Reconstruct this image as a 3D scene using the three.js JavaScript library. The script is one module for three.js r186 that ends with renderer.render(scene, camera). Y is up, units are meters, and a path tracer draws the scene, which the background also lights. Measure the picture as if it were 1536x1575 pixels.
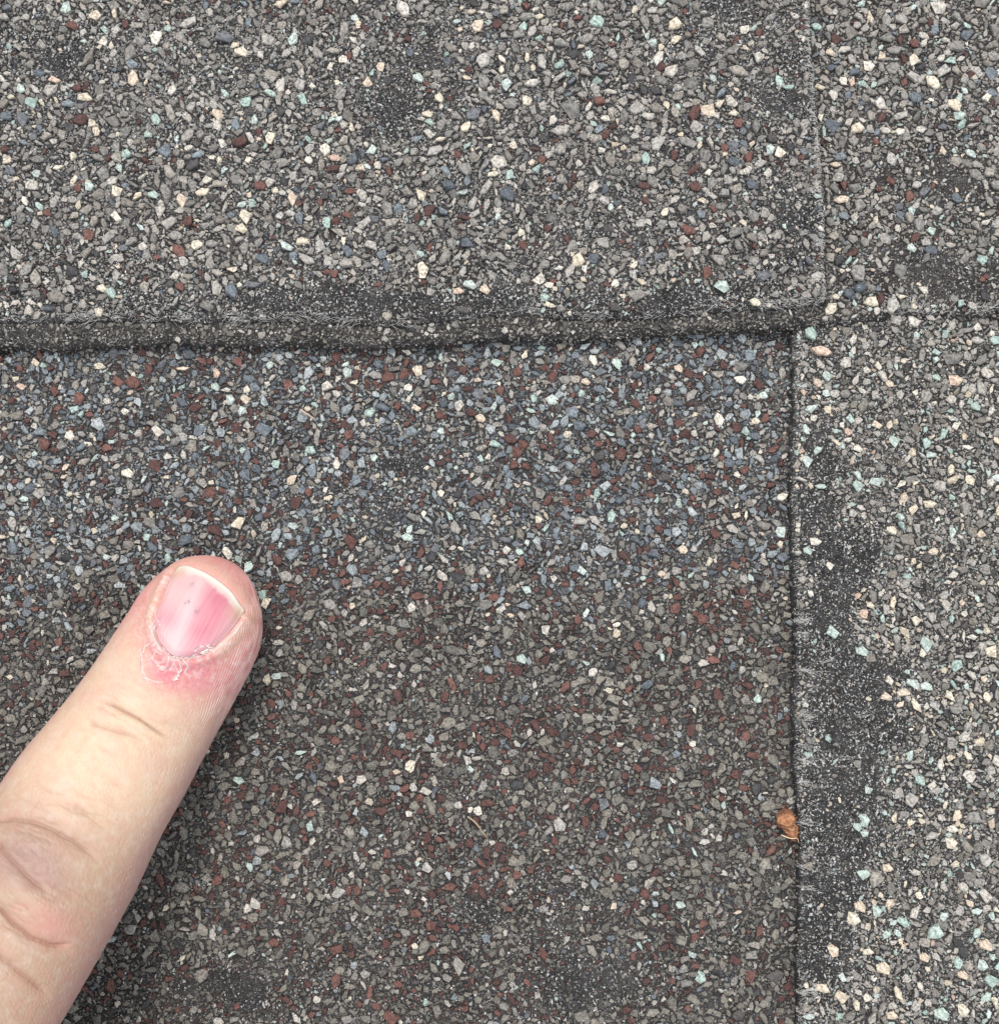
import * as THREE from 'three';
import { mergeGeometries } from 'three/addons/utils/BufferGeometryUtils.js';
import { MarchingCubes } from 'three/addons/objects/MarchingCubes.js';

// ------------------------------------------------------------------ camera, sky, sun, exposure
const M = 0.001;                                   // the place is modelled in millimetres and stored in metres
const scene = new THREE.Scene();
const FOV = 43, TILT = 8, DIST = 200;
const camera = new THREE.PerspectiveCamera(FOV, 998 / 1024, 0.01, 50);
{
  const t = THREE.MathUtils.degToRad(TILT);
  camera.position.set(0, DIST * Math.cos(t) * M, DIST * Math.sin(t) * M);
  camera.up.set(0, 0, -1);
  camera.lookAt(0, 0, 0);
}
camera.updateMatrixWorld(true); camera.updateProjectionMatrix();
const renderer = new THREE.WebGLRenderer({ antialias: true });
renderer.toneMapping = THREE.LinearToneMapping;
renderer.toneMappingExposure = 1.6;
renderer.shadowMap.enabled = true;
{ // an even overcast sky
  const W = 256, H = 128, d = new Float32Array(W * H * 4);
  for (let j = 0; j < H; j++) for (let i = 0; i < W; i++) {
    const el = Math.sin(((j + 0.5) / H - 0.5) * Math.PI), az = (i / W) * Math.PI * 2;
    const soft = 1 + 0.05 * Math.sin(az * 3 + 4 * el) * Math.sin(az * 5 - 3 * el + 1);
    const l = (el > 0 ? 0.42 + 0.62 * el : 0.2) * soft, o = (j * W + i) * 4;
    d[o] = l * 0.975; d[o + 1] = l; d[o + 2] = l * 1.035; d[o + 3] = 1;
  }
  const sky = new THREE.DataTexture(d, W, H, THREE.RGBAFormat, THREE.FloatType);
  sky.mapping = THREE.EquirectangularReflectionMapping; sky.magFilter = THREE.LinearFilter; sky.needsUpdate = true;
  scene.background = sky; scene.environment = sky;
}
const sun = new THREE.DirectionalLight(0xfff6ea, 1.5);
sun.position.set(-0.04, 0.36, -0.2); sun.castShadow = true; sun.shadow.radius = 40;
sun.shadow.mapSize.set(2048, 2048);
Object.assign(sun.shadow.camera, { left: -0.2, right: 0.2, top: 0.2, bottom: -0.2, near: 0.01, far: 1 });
scene.add(sun);

// ------------------------------------------------------------------ helpers
let seed = 20240607;
const rnd = () => { seed = (seed + 0x6d2b79f5) | 0; let t = Math.imul(seed ^ (seed >>> 15), 1 | seed); t = (t + Math.imul(t ^ (t >>> 7), 61 | t)) ^ t; return ((t ^ (t >>> 14)) >>> 0) / 4294967296; };
const rr = (a, b) => a + (b - a) * rnd();
const clamp = (x, a = 0, b = 1) => Math.min(b, Math.max(a, x));
const lerp = (a, b, t) => a + (b - a) * t;
const smooth = (a, b, x) => { const t = clamp((x - a) / (b - a)); return t * t * (3 - 2 * t); };
const hash = (x, y) => { let h = Math.imul(x | 0, 374761393) ^ Math.imul(y | 0, 668265263); h = Math.imul(h ^ (h >>> 13), 1274126177); return ((h ^ (h >>> 16)) >>> 0) / 4294967296; };
const noise = (x, y) => {
  const i = Math.floor(x), j = Math.floor(y), u = x - i, v = y - j, a = u * u * (3 - 2 * u), b = v * v * (3 - 2 * v);
  return lerp(lerp(hash(i, j), hash(i + 1, j), a), lerp(hash(i, j + 1), hash(i + 1, j + 1), a), b) * 2 - 1;
};
const fbm = (x, y, o = 4) => { let s = 0, a = 0.5; for (let k = 0; k < o; k++) { s += a * noise(x, y); x = x * 2.03 + 17.1; y = y * 2.03 - 9.7; a *= 0.5; } return s; };
const srgb = (r, g, b) => new THREE.Color().setRGB(r / 255, g / 255, b / 255, THREE.SRGBColorSpace);
const taken = new Map();
const numbered = (n) => { const k = taken.get(n) ?? 0; taken.set(n, k + 1); return k ? n + '_' + String(k).padStart(3, '0') : n; };
function mesh(name, geo, mat, parent) { const m = new THREE.Mesh(geo, mat); m.name = name; m.castShadow = m.receiveShadow = true; (parent ?? scene).add(m); return m; }
function thing(name, label, category, extra = {}) { const g = new THREE.Group(); g.name = numbered(name); g.userData = { label, category, ...extra }; scene.add(g); return g; }

const PX = 1575 / 2 / Math.tan(THREE.MathUtils.degToRad(FOV / 2));
const camP = camera.position.clone().divideScalar(M), camR = new THREE.Matrix4().extractRotation(camera.matrixWorld), camI = camR.clone().invert();
function at(X, Y, h = 0) {                         // the point at height h (mm) where the photograph shows (X, Y)
  const d = new THREE.Vector3((X - 768) / PX, -(Y - 787.5) / PX, -1).applyMatrix4(camR);
  return camP.clone().addScaledVector(d, (h - camP.y) / d.y);
}
const _p = new THREE.Vector3();
function seen(x, y, z) { _p.set(x - camP.x, y - camP.y, z - camP.z).applyMatrix4(camI); return [768 - _p.x / _p.z * PX, 787.5 + _p.y / _p.z * PX, -_p.z]; }
const interp = (pts) => (x) => {                   // smooth curve through sorted [x, y] pairs
  if (x <= pts[0][0]) return pts[0][1];
  for (let i = 1; i < pts.length; i++) if (x <= pts[i][0]) { const [x0, y0] = pts[i - 1], [x1, y1] = pts[i], t = (x - x0) / (x1 - x0); return lerp(y0, y1, t); }
  return pts[pts.length - 1][1];
};

// ------------------------------------------------------------------ materials
function dataTex(n, f, colour) {
  const d = new Uint8Array(n * n * 4);
  for (let j = 0; j < n; j++) for (let i = 0; i < n; i++) { const c = f(i, j, n), o = (j * n + i) * 4; d[o] = c[0]; d[o + 1] = c[1]; d[o + 2] = c[2]; d[o + 3] = 255; }
  const t = new THREE.DataTexture(d, n, n); t.wrapS = t.wrapT = THREE.RepeatWrapping; t.magFilter = THREE.LinearFilter; t.minFilter = THREE.LinearMipmapLinearFilter; t.generateMipmaps = true;
  if (colour) t.colorSpace = THREE.SRGBColorSpace;
  t.needsUpdate = true; return t;
}
const tarHeight = new Float32Array(1024 * 1024);
for (let j = 0; j < 1024; j++) for (let i = 0; i < 1024; i++) tarHeight[j * 1024 + i] = 0.5 + 0.55 * fbm(i / 14, j / 14, 4) + 0.22 * noise(i / 2.2, j / 2.2);
{ let sd = 77; const rn = () => { sd = (Math.imul(sd, 1664525) + 1013904223) >>> 0; return sd / 4294967296; };
  for (let k = 0; k < 420; k++) { const cx = rn() * 1024, cy = rn() * 1024, r = 6 + 10 * rn(), e = 0.6 + 0.4 * rn(), a = rn() * 3.14, R = Math.ceil(r * 1.5); for (let dj = -R; dj <= R; dj++) for (let di = -R; di <= R; di++) { const u = (di * Math.cos(a) + dj * Math.sin(a)) / r, v = (dj * Math.cos(a) - di * Math.sin(a)) / (r * e), q = Math.max(Math.abs(u) + 0.3 * Math.abs(v), Math.abs(v)); if (q < 1.3) { const o = ((Math.floor(cy) + dj + 1024) % 1024) * 1024 + (Math.floor(cx) + di + 1024) % 1024; tarHeight[o] += q < 0.9 ? -0.28 : 0.12 * (1.3 - q) / 0.4; } } }
}
const tarMap = dataTex(1024, (i, j, n) => {
  const h = tarHeight[j * n + i], g = noise(i / 90 + 7, j / 90), s = hash(i >> 1, j >> 1), s2 = hash((i >> 2) + 991, (j >> 2) + 77);
  let v = 50 + 10 * g + 34 * (h - 0.5) + 12 * (hash(i + 5, j) - 0.5);
  if (s > 0.94) v += 90 * hash(i >> 1, (j >> 1) + 3);
  if (s2 > 0.985) v += 55;
  v = clamp(v, 22, 210);
  return [v * 1.0, v * 0.985, v * 1.01];
}, true);
const tarBump = dataTex(1024, (i, j, n) => { const v = clamp(tarHeight[j * n + i]) * 255; return [v, v, v]; });
const tar = new THREE.MeshStandardMaterial({ map: tarMap, bumpMap: tarBump, bumpScale: 0.00065, roughness: 0.82 });
const tarEdge = new THREE.MeshStandardMaterial({ map: tarMap, bumpMap: tarBump, bumpScale: 0.0005, roughness: 0.9, color: 0xf0ebe6 });
const rockMap = dataTex(256, (i, j) => {
  const p = 0.83 * i + 0.56 * j, q = 0.83 * j - 0.56 * i, a = fbm(p / 22, q / 22, 4), b = hash(i, j), c = fbm(p / 7.3 + 31, q / 5.1, 3);
  const e = Math.abs(fbm(i / 30 + 80, j / 12 + 9, 4)), v = clamp(226 + 84 * a + 30 * c + 22 * (b - 0.5) - 60 * Math.max(0, 0.14 - e) / 0.14, 96, 255);
  return [v, v, v];
}, true);
const rockBump = dataTex(256, (i, j) => { const v = clamp(0.5 + 0.6 * fbm(i / 16 + 40, j / 16, 4)) * 255; return [v, v, v]; });
const rockMaterial = (color) => new THREE.MeshStandardMaterial({ color, map: rockMap, bumpMap: rockBump, bumpScale: 0.00012, roughness: 0.78 });
const rock = rockMaterial(0xffffff);
const fibreMat = new THREE.MeshStandardMaterial({ color: srgb(214, 214, 212), roughness: 0.5 });

// ------------------------------------------------------------------ rock chips
function chip(n, long, round) {                    // a crushed stone about 1 mm in radius: lower ring, girdle, shoulder, tilted top
  const R = [], A = [];
  for (let i = 0; i < n; i++) { A.push((i + rr(-0.3, 0.3)) / n * Math.PI * 2); R.push(rr(0.66, 1.14)); }
  const ta = rr(-0.3, 0.3), tb = rr(-0.3, 0.3), rings = [];
  for (const [k, y, j] of round ? [[0.7, -0.55, 0.05], [1, -0.02, 0.1], [0.9, 0.2, 0.05], [0.62, 0.33, 0.04]] : [[0.75, -0.55, 0.05], [1, 0.02, 0.08], [0.97, 0.22, 0.03], [0.86, 0.31, 0.02]]) {
    rings.push(A.map((a, i) => { const r = R[i] * k * rr(0.94, 1.06), x = Math.cos(a) * r, z = Math.sin(a) * r * long; return [x, y + rr(-j, j) + (y > 0 ? ta * x + tb * z : 0), z]; }));
  }
  const top = [rr(-0.15, 0.15), 0.36 + rr(-0.05, 0.08), rr(-0.15, 0.15)], pos = [], uv = [];
  const o = [rnd(), rnd()];
  const tri = (...ps) => { for (const p of ps) { pos.push(...p); uv.push(p[0] * 0.4 + o[0], (p[2] + p[1] * 0.5) * 0.4 + o[1]); } };
  for (let k = 0; k < 3; k++) for (let i = 0; i < n; i++) { const j = (i + 1) % n, a = rings[k][i], b = rings[k][j], c = rings[k + 1][i], d = rings[k + 1][j]; tri(a, c, b); tri(b, c, d); }
  for (let i = 0; i < n; i++) tri(rings[3][i], top, rings[3][(i + 1) % n]);
  const g = new THREE.BufferGeometry();
  g.setAttribute('position', new THREE.Float32BufferAttribute(pos, 3)); g.setAttribute('uv', new THREE.Float32BufferAttribute(uv, 2));
  g.computeVertexNormals(); return g;
}
const CHIPS = [];
for (let k = 0; k < 32; k++) CHIPS.push(chip([5, 4, 6, 5][k % 4], [1, 0.82, 0.68, 0.52][(k >> 2) % 4] * rr(0.9, 1.05), k % 4 === 3));
const SPECK = [0, 1, 2].map((k) => { const g = new THREE.OctahedronGeometry(1, 0); const p = g.attributes.position; for (let i = 0; i < p.count; i++) p.setXYZ(i, p.getX(i) * [1, 1.3, 0.8][k], p.getY(i) * 0.7, p.getZ(i) * [1, 0.7, 1.1][k]); g.computeVertexNormals(); return g; });

// tones of the mineral granules (display colours of an evenly lit face)
const TONES = {
  grey: [[158, 154, 149], [143, 140, 136], [174, 170, 165], [128, 126, 123], [149, 147, 144], [166, 160, 152], [137, 132, 126]],
  olive: [[132, 129, 122], [119, 116, 110], [144, 140, 131], [107, 105, 100], [135, 130, 121]],
  pale: [[196, 191, 183], [208, 203, 195], [184, 181, 176]],
  cream: [[229, 219, 200], [222, 209, 189], [234, 227, 214], [222, 205, 186]],
  mint: [[190, 207, 200], [202, 215, 210], [176, 197, 190]],
  blue: [[122, 131, 140], [134, 144, 151], [106, 114, 123], [114, 117, 123], [96, 103, 112]],
  ice: [[160, 168, 172], [176, 182, 185], [144, 152, 157]],
  red: [[112, 77, 71], [98, 67, 63], [122, 86, 79], [90, 62, 59]],
  dark: [[78, 77, 78], [90, 87, 86], [68, 68, 71]],
  salmon: [[222, 196, 178], [214, 186, 168]],
};
const GAIN = 1.0;                                 // display colour to reflectance
const TONE = Object.fromEntries(Object.entries(TONES).map(([k, l]) => [k, l.map((c) => srgb(...c).multiplyScalar(GAIN))]));
const TONE_MAT = {};
const toneMat = (kind, i) => (TONE_MAT[kind + i] ??= rockMaterial(TONE[kind][i]));
function pick(mix) { let t = rnd() * mix.reduce((s, m) => s + m[1], 0); for (const [k, w] of mix) if ((t -= w) < 0) return k; return mix[0][0]; }

// ------------------------------------------------------------------ the four layers of felt: where their edges run and how high they lie
const jag = (t, k) => 0.22 * fbm(t / 2.6, k * 7.3, 4) + 0.35 * noise(t / 17, k * 3.1) + 0.2 * fbm(t / 1.1, k * 5.7, 2);
const edgeCurve = (list, h, along) => interp(list.map(([X, Y]) => { const p = at(X, Y, h); return along === 'x' ? [p.x, p.z] : [p.z, p.x]; }));
const xB = at(860, 500, 3).x, xC = at(1270, 500, 4).x;
const wave = (x, z, k) => 0.3 * fbm(x / 16 + k * 31, z / 16, 2) + 0.12 * fbm(x / 4 + k * 13, z / 4, 2);
const hB1 = (x) => lerp(2.7, 3.5, smooth(xB, xC, x));
const t1Right = edgeCurve([[1225, -300], [1243, 0], [1249, 100], [1257, 200], [1264, 300], [1271, 400], [1277, 470], [1279, 560]], 5.7, 'z');
const t1Low = edgeCurve([[-300, 484], [0, 492], [200, 488], [400, 491], [600, 494], [800, 486], [1000, 487], [1130, 480], [1230, 474], [1285, 468], [1400, 468]], 4.9, 'x');
const b1Low = edgeCurve([[-300, 536], [0, 532], [200, 530], [400, 527], [600, 525], [800, 517], [1000, 510], [1150, 503], [1230, 496], [1300, 491], [1400, 490], [1536, 486], [1800, 480]], 3, 'x');
const t2Left = edgeCurve([[1215, 300], [1217, 500], [1217, 700], [1220, 900], [1222, 1100], [1227, 1300], [1227, 1450], [1229, 1575], [1232, 1900]], 2, 'z');
const X0 = -102, X1 = 102, Z0 = -108, Z1 = 100;
const roundOff = (d, w = 1.1, k = 0.8) => (d >= w ? 0 : k * (1 - Math.max(d, 0) / w) ** 2);
const LAYERS = {
  tabUp: { h: (x, z) => hB1(x) + 1.5 + 1.8 * smooth(xB, xC, x) * smooth(-33, -46, z) + wave(x, z, 1), right: (z) => t1Right(z) + jag(z, 1), low: (x) => t1Low(x) + 1.9 * jag(x, 2), thick: 3.1, lip: [2.8, 1.3], z0: Z0, z1: 0, x0: X0, x1: X1 },
  backUp: { h: (x, z) => hB1(x) + wave(x, z, 2), low: (x) => b1Low(x) + 1.9 * jag(x, 3), thick: 2.9, lip: [1.6, 0.9], z0: Z0, z1: 0, x0: X0, x1: X1 },
  tabLow: { h: (x, z) => 2.15 + wave(x, z, 3), left: (z) => t2Left(z) + 1.25 * jag(z, 4), thick: 2.7, z0: -60, z1: Z1, x0: X0, x1: X1 },
  backLow: { h: (x, z) => wave(x, z, 4), thick: 2, z0: -60, z1: Z1, x0: X0, x1: X1 },
};
for (const L of Object.values(LAYERS)) {
  L.drop = (x, z) => (L.right ? roundOff(L.right(z) - x, 0.6, 0.35) : 0) + (L.left ? roundOff(x - L.left(z), 0.7, 0.6) : 0) + (L.low ? roundOff(L.low(x) - z, L.lip[0], L.lip[1]) : 0);
  L.surf = (x, z) => L.h(x, z) - Math.min(L.drop(x, z), L.thick);
}
const inside = {
  tabUp: (x, z) => x < LAYERS.tabUp.right(z) - 0.1 && z < LAYERS.tabUp.low(x) - 0.1,
  backUp: (x, z) => z < LAYERS.backUp.low(x) + 0.1 && (x > LAYERS.tabUp.right(z) + 0.2 || z > LAYERS.tabUp.low(x) + 0.2),
  tabLow: (x, z) => x > LAYERS.tabLow.left(z) + 0.1 && z > LAYERS.backUp.low(x) - 3,
  backLow: (x, z) => x < LAYERS.tabLow.left(z) + 0.2 && z > LAYERS.backUp.low(x) - 3,
};
function sheetGeometry(L) {
  const steps = (edge, span) => { const o = []; if (edge) { o.push(-1, 0, 0.12, 0.28, 0.5, 0.8, 1.15, 1.6, 2.2); for (let v = 3; v < span; v += 0.62) o.push(v); } else for (let v = 0; v < span; v += 0.62) o.push(v); o.push(span); return o; };
  const E = steps(L.right || L.left, 205), F = steps(L.low, L.z1 - L.z0 + 60), pos = [], uv = [], idx = [], nx = E.length, nz = F.length;
  for (const f of F) for (const e of E) {
    const ee = Math.max(e, 0), ff = Math.max(f, 0);
    let x = L.right ? 40 - ee : L.left ? 40 + ee : L.x0 + ee, z = L.low ? -30 - ff : L.z0 + ff;
    for (let k = 0; k < 4; k++) {
      if (L.right) x = Math.max(L.right(z) - ee, L.x0); else if (L.left) x = Math.min(L.left(z) + ee, L.x1); else x = Math.min(x, L.x1);
      z = L.low ? Math.max(L.low(x) - ff, L.z0) : Math.min(z, L.z1);
    }
    let y = L.surf(x, z);
    if (e < 0 || f < 0) y = Math.min(y - 0.3, L.h(x, z) - L.thick);
    pos.push(x * M, y * M, z * M); uv.push((x + (e < 0 ? 0.9 : 0)) / 50, (z + y * 0.8) / 50);
  }
  const flip = L.right || L.low ? (L.right ? 1 : 0) + (L.low ? 1 : 0) : L.left ? 0 : 0;
  for (let j = 0; j < nz - 1; j++) for (let i = 0; i < nx - 1; i++) {
    const a = j * nx + i, b = a + 1, c = a + nx, d = c + 1;
    if (flip % 2) idx.push(a, b, c, b, d, c); else idx.push(a, c, b, b, c, d);
  }
  const g = new THREE.BufferGeometry(); g.setAttribute('position', new THREE.Float32BufferAttribute(pos, 3)); g.setAttribute('uv', new THREE.Float32BufferAttribute(uv, 2)); g.setIndex(idx); g.computeVertexNormals();
  return g;
}

// ------------------------------------------------------------------ how thickly the granules lie: 1 packed, 0 bare felt; [X, Y, half width, half height, strength]
const BARE = {
  tabUp: [[150, 60, 114, 70, 0.44], [60, 90, 76, 60, 0.32], [590, 120, 104.5, 80, 0.64], [660, 50, 85.5, 60, 0.56], [500, 30, 76, 40, 0.4], [1130, 60, 123.5, 80, 0.76], [1200, 140, 57, 80, 0.56], [1215, 340, 57, 110, 0.68], [1100, 400, 114, 60, 0.48], [970, 340, 66.5, 50, 0.56], [820, 330, 57, 50, 0.48], [640, 330, 47.5, 40, 0.32], [560, 290, 57, 30, 0.24], [100, 250, 66.5, 40, 0.32], [230, 180, 57, 40, 0.32], [330, 90, 57, 40, 0.32], [240, 472, 380, 30, 0.6], [750, 470, 304, 28, 0.6], [1100, 466, 152, 32, 0.64], [110, 400, 76, 50, 0.48], [520, 455, 114, 30, 0.48]],
  backUp: [[1390, 250, 80, 40, .55], [1480, 300, 70, 50, .5], [1350, 330, 60, 60, .5], [1430, 420, 100, 50, .6], [1510, 440, 60, 50, .55], [1380, 400, 40, 40, .4], [600, 512, 900, 18, .5]],
  tabLow: [[1275, 900, 51.6, 110, 0.88], [1280, 1060, 60.2, 110, 0.9], [1285, 1230, 64.5, 130, 0.9], [1270, 1400, 47.3, 110, 0.79], [1256, 1500, 30.96, 110, 0.79], [1262, 620, 32.68, 120, 0.74], [1252, 760, 29.24, 80, 0.74], [1330, 850, 51.6, 50, 0.74], [1440, 885, 60.2, 40, 0.7], [1370, 1060, 51.6, 60, 0.74], [1440, 1010, 43, 50, 0.47], [1400, 1190, 60.2, 70, 0.56], [1340, 700, 43, 60, 0.56], [1490, 700, 34.4, 40, 0.37], [1480, 1150, 51.6, 50, 0.37], [1360, 1330, 51.6, 40, 0.47]],
  backLow: [[610, 735, 90, 55, .95], [690, 700, 70, 40, .6], [540, 780, 70, 30, .4], [200, 690, 60, 30, .35], [840, 1400, 110, 60, .85], [800, 1530, 170, 60, .85], [700, 1420, 60, 50, .5], [560, 1440, 90, 50, .55], [240, 1530, 160, 60, .85], [450, 1530, 130, 50, .6], [330, 1330, 60, 60, .5], [980, 1510, 90, 50, .5], [1100, 1420, 70, 50, .35], [590, 1030, 60, 40, .45], [750, 1080, 50, 40, .35], [900, 960, 60, 30, .3], [930, 600, 40, 50, .4], [560, 820, 70, 40, .4], [420, 1090, 50, 50, .5], [880, 1320, 60, 40, .4]],
};
const HEIGHT = { tabUp: 5, backUp: 4, tabLow: 2, backLow: 0 };
const PATCH = {};
for (const k in BARE) PATCH[k] = BARE[k].map(([X, Y, w, h, s]) => { const p = at(X, Y, HEIGHT[k]); return [p.x, p.z, w / 10, h / 10, s]; });
const BASE = { tabUp: 0.8, backUp: 0.92, tabLow: 0.86, backLow: 1.1 };
function density(k, x, z) {
  let d = BASE[k] + (k === 'backLow' ? 0.35 : 0.75) * fbm(x / 9 + 50, z / 9 + k.length * 7, 3);
  for (const [px, pz, w, h, s] of PATCH[k]) { const q = ((x - px) / w) ** 2 + ((z - pz) / h) ** 2; if (q < 4) d -= s * Math.exp(-q * q * 0.6) * (0.85 + 0.6 * fbm(x / 3.5, z / 3.5, 2)); }
  return clamp(d, 0.015, 1);
}
const topZone = at(0, 850).z, topZone2 = at(0, 980).z;
const MIX = {
  tabUp: () => [['grey', 68], ['pale', 13], ['cream', 5], ['mint', 4], ['blue', 5], ['red', 4], ['dark', 3]],
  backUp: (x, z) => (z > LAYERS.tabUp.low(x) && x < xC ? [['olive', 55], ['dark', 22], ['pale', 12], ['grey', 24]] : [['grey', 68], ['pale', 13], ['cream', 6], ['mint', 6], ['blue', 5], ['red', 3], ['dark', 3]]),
  tabLow: (x, z) => [['grey', 50], ['olive', 8], ['pale', 22], ['cream', z > 20 ? 15 : 11], ['mint', z > 35 ? 13 : 9], ['salmon', 1], ['dark', 3]],
  backLow: (x, z) => { const t = clamp(1 - smooth(topZone, topZone2, z + 8 * fbm(x / 12, z / 12 + 9, 2))); return [['grey', 26 * t + 8], ['olive', 6 * t + 64 * (1 - t)], ['blue', 25 * t + 2], ['ice', 18 * t + 1.5], ['red', 19 + 22 * fbm(x / 8, z / 8 + 4, 2)], ['mint', 4 * t + 0.6], ['cream', 3 * t + 1], ['pale', 5], ['dark', 4]]; },
};

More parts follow.
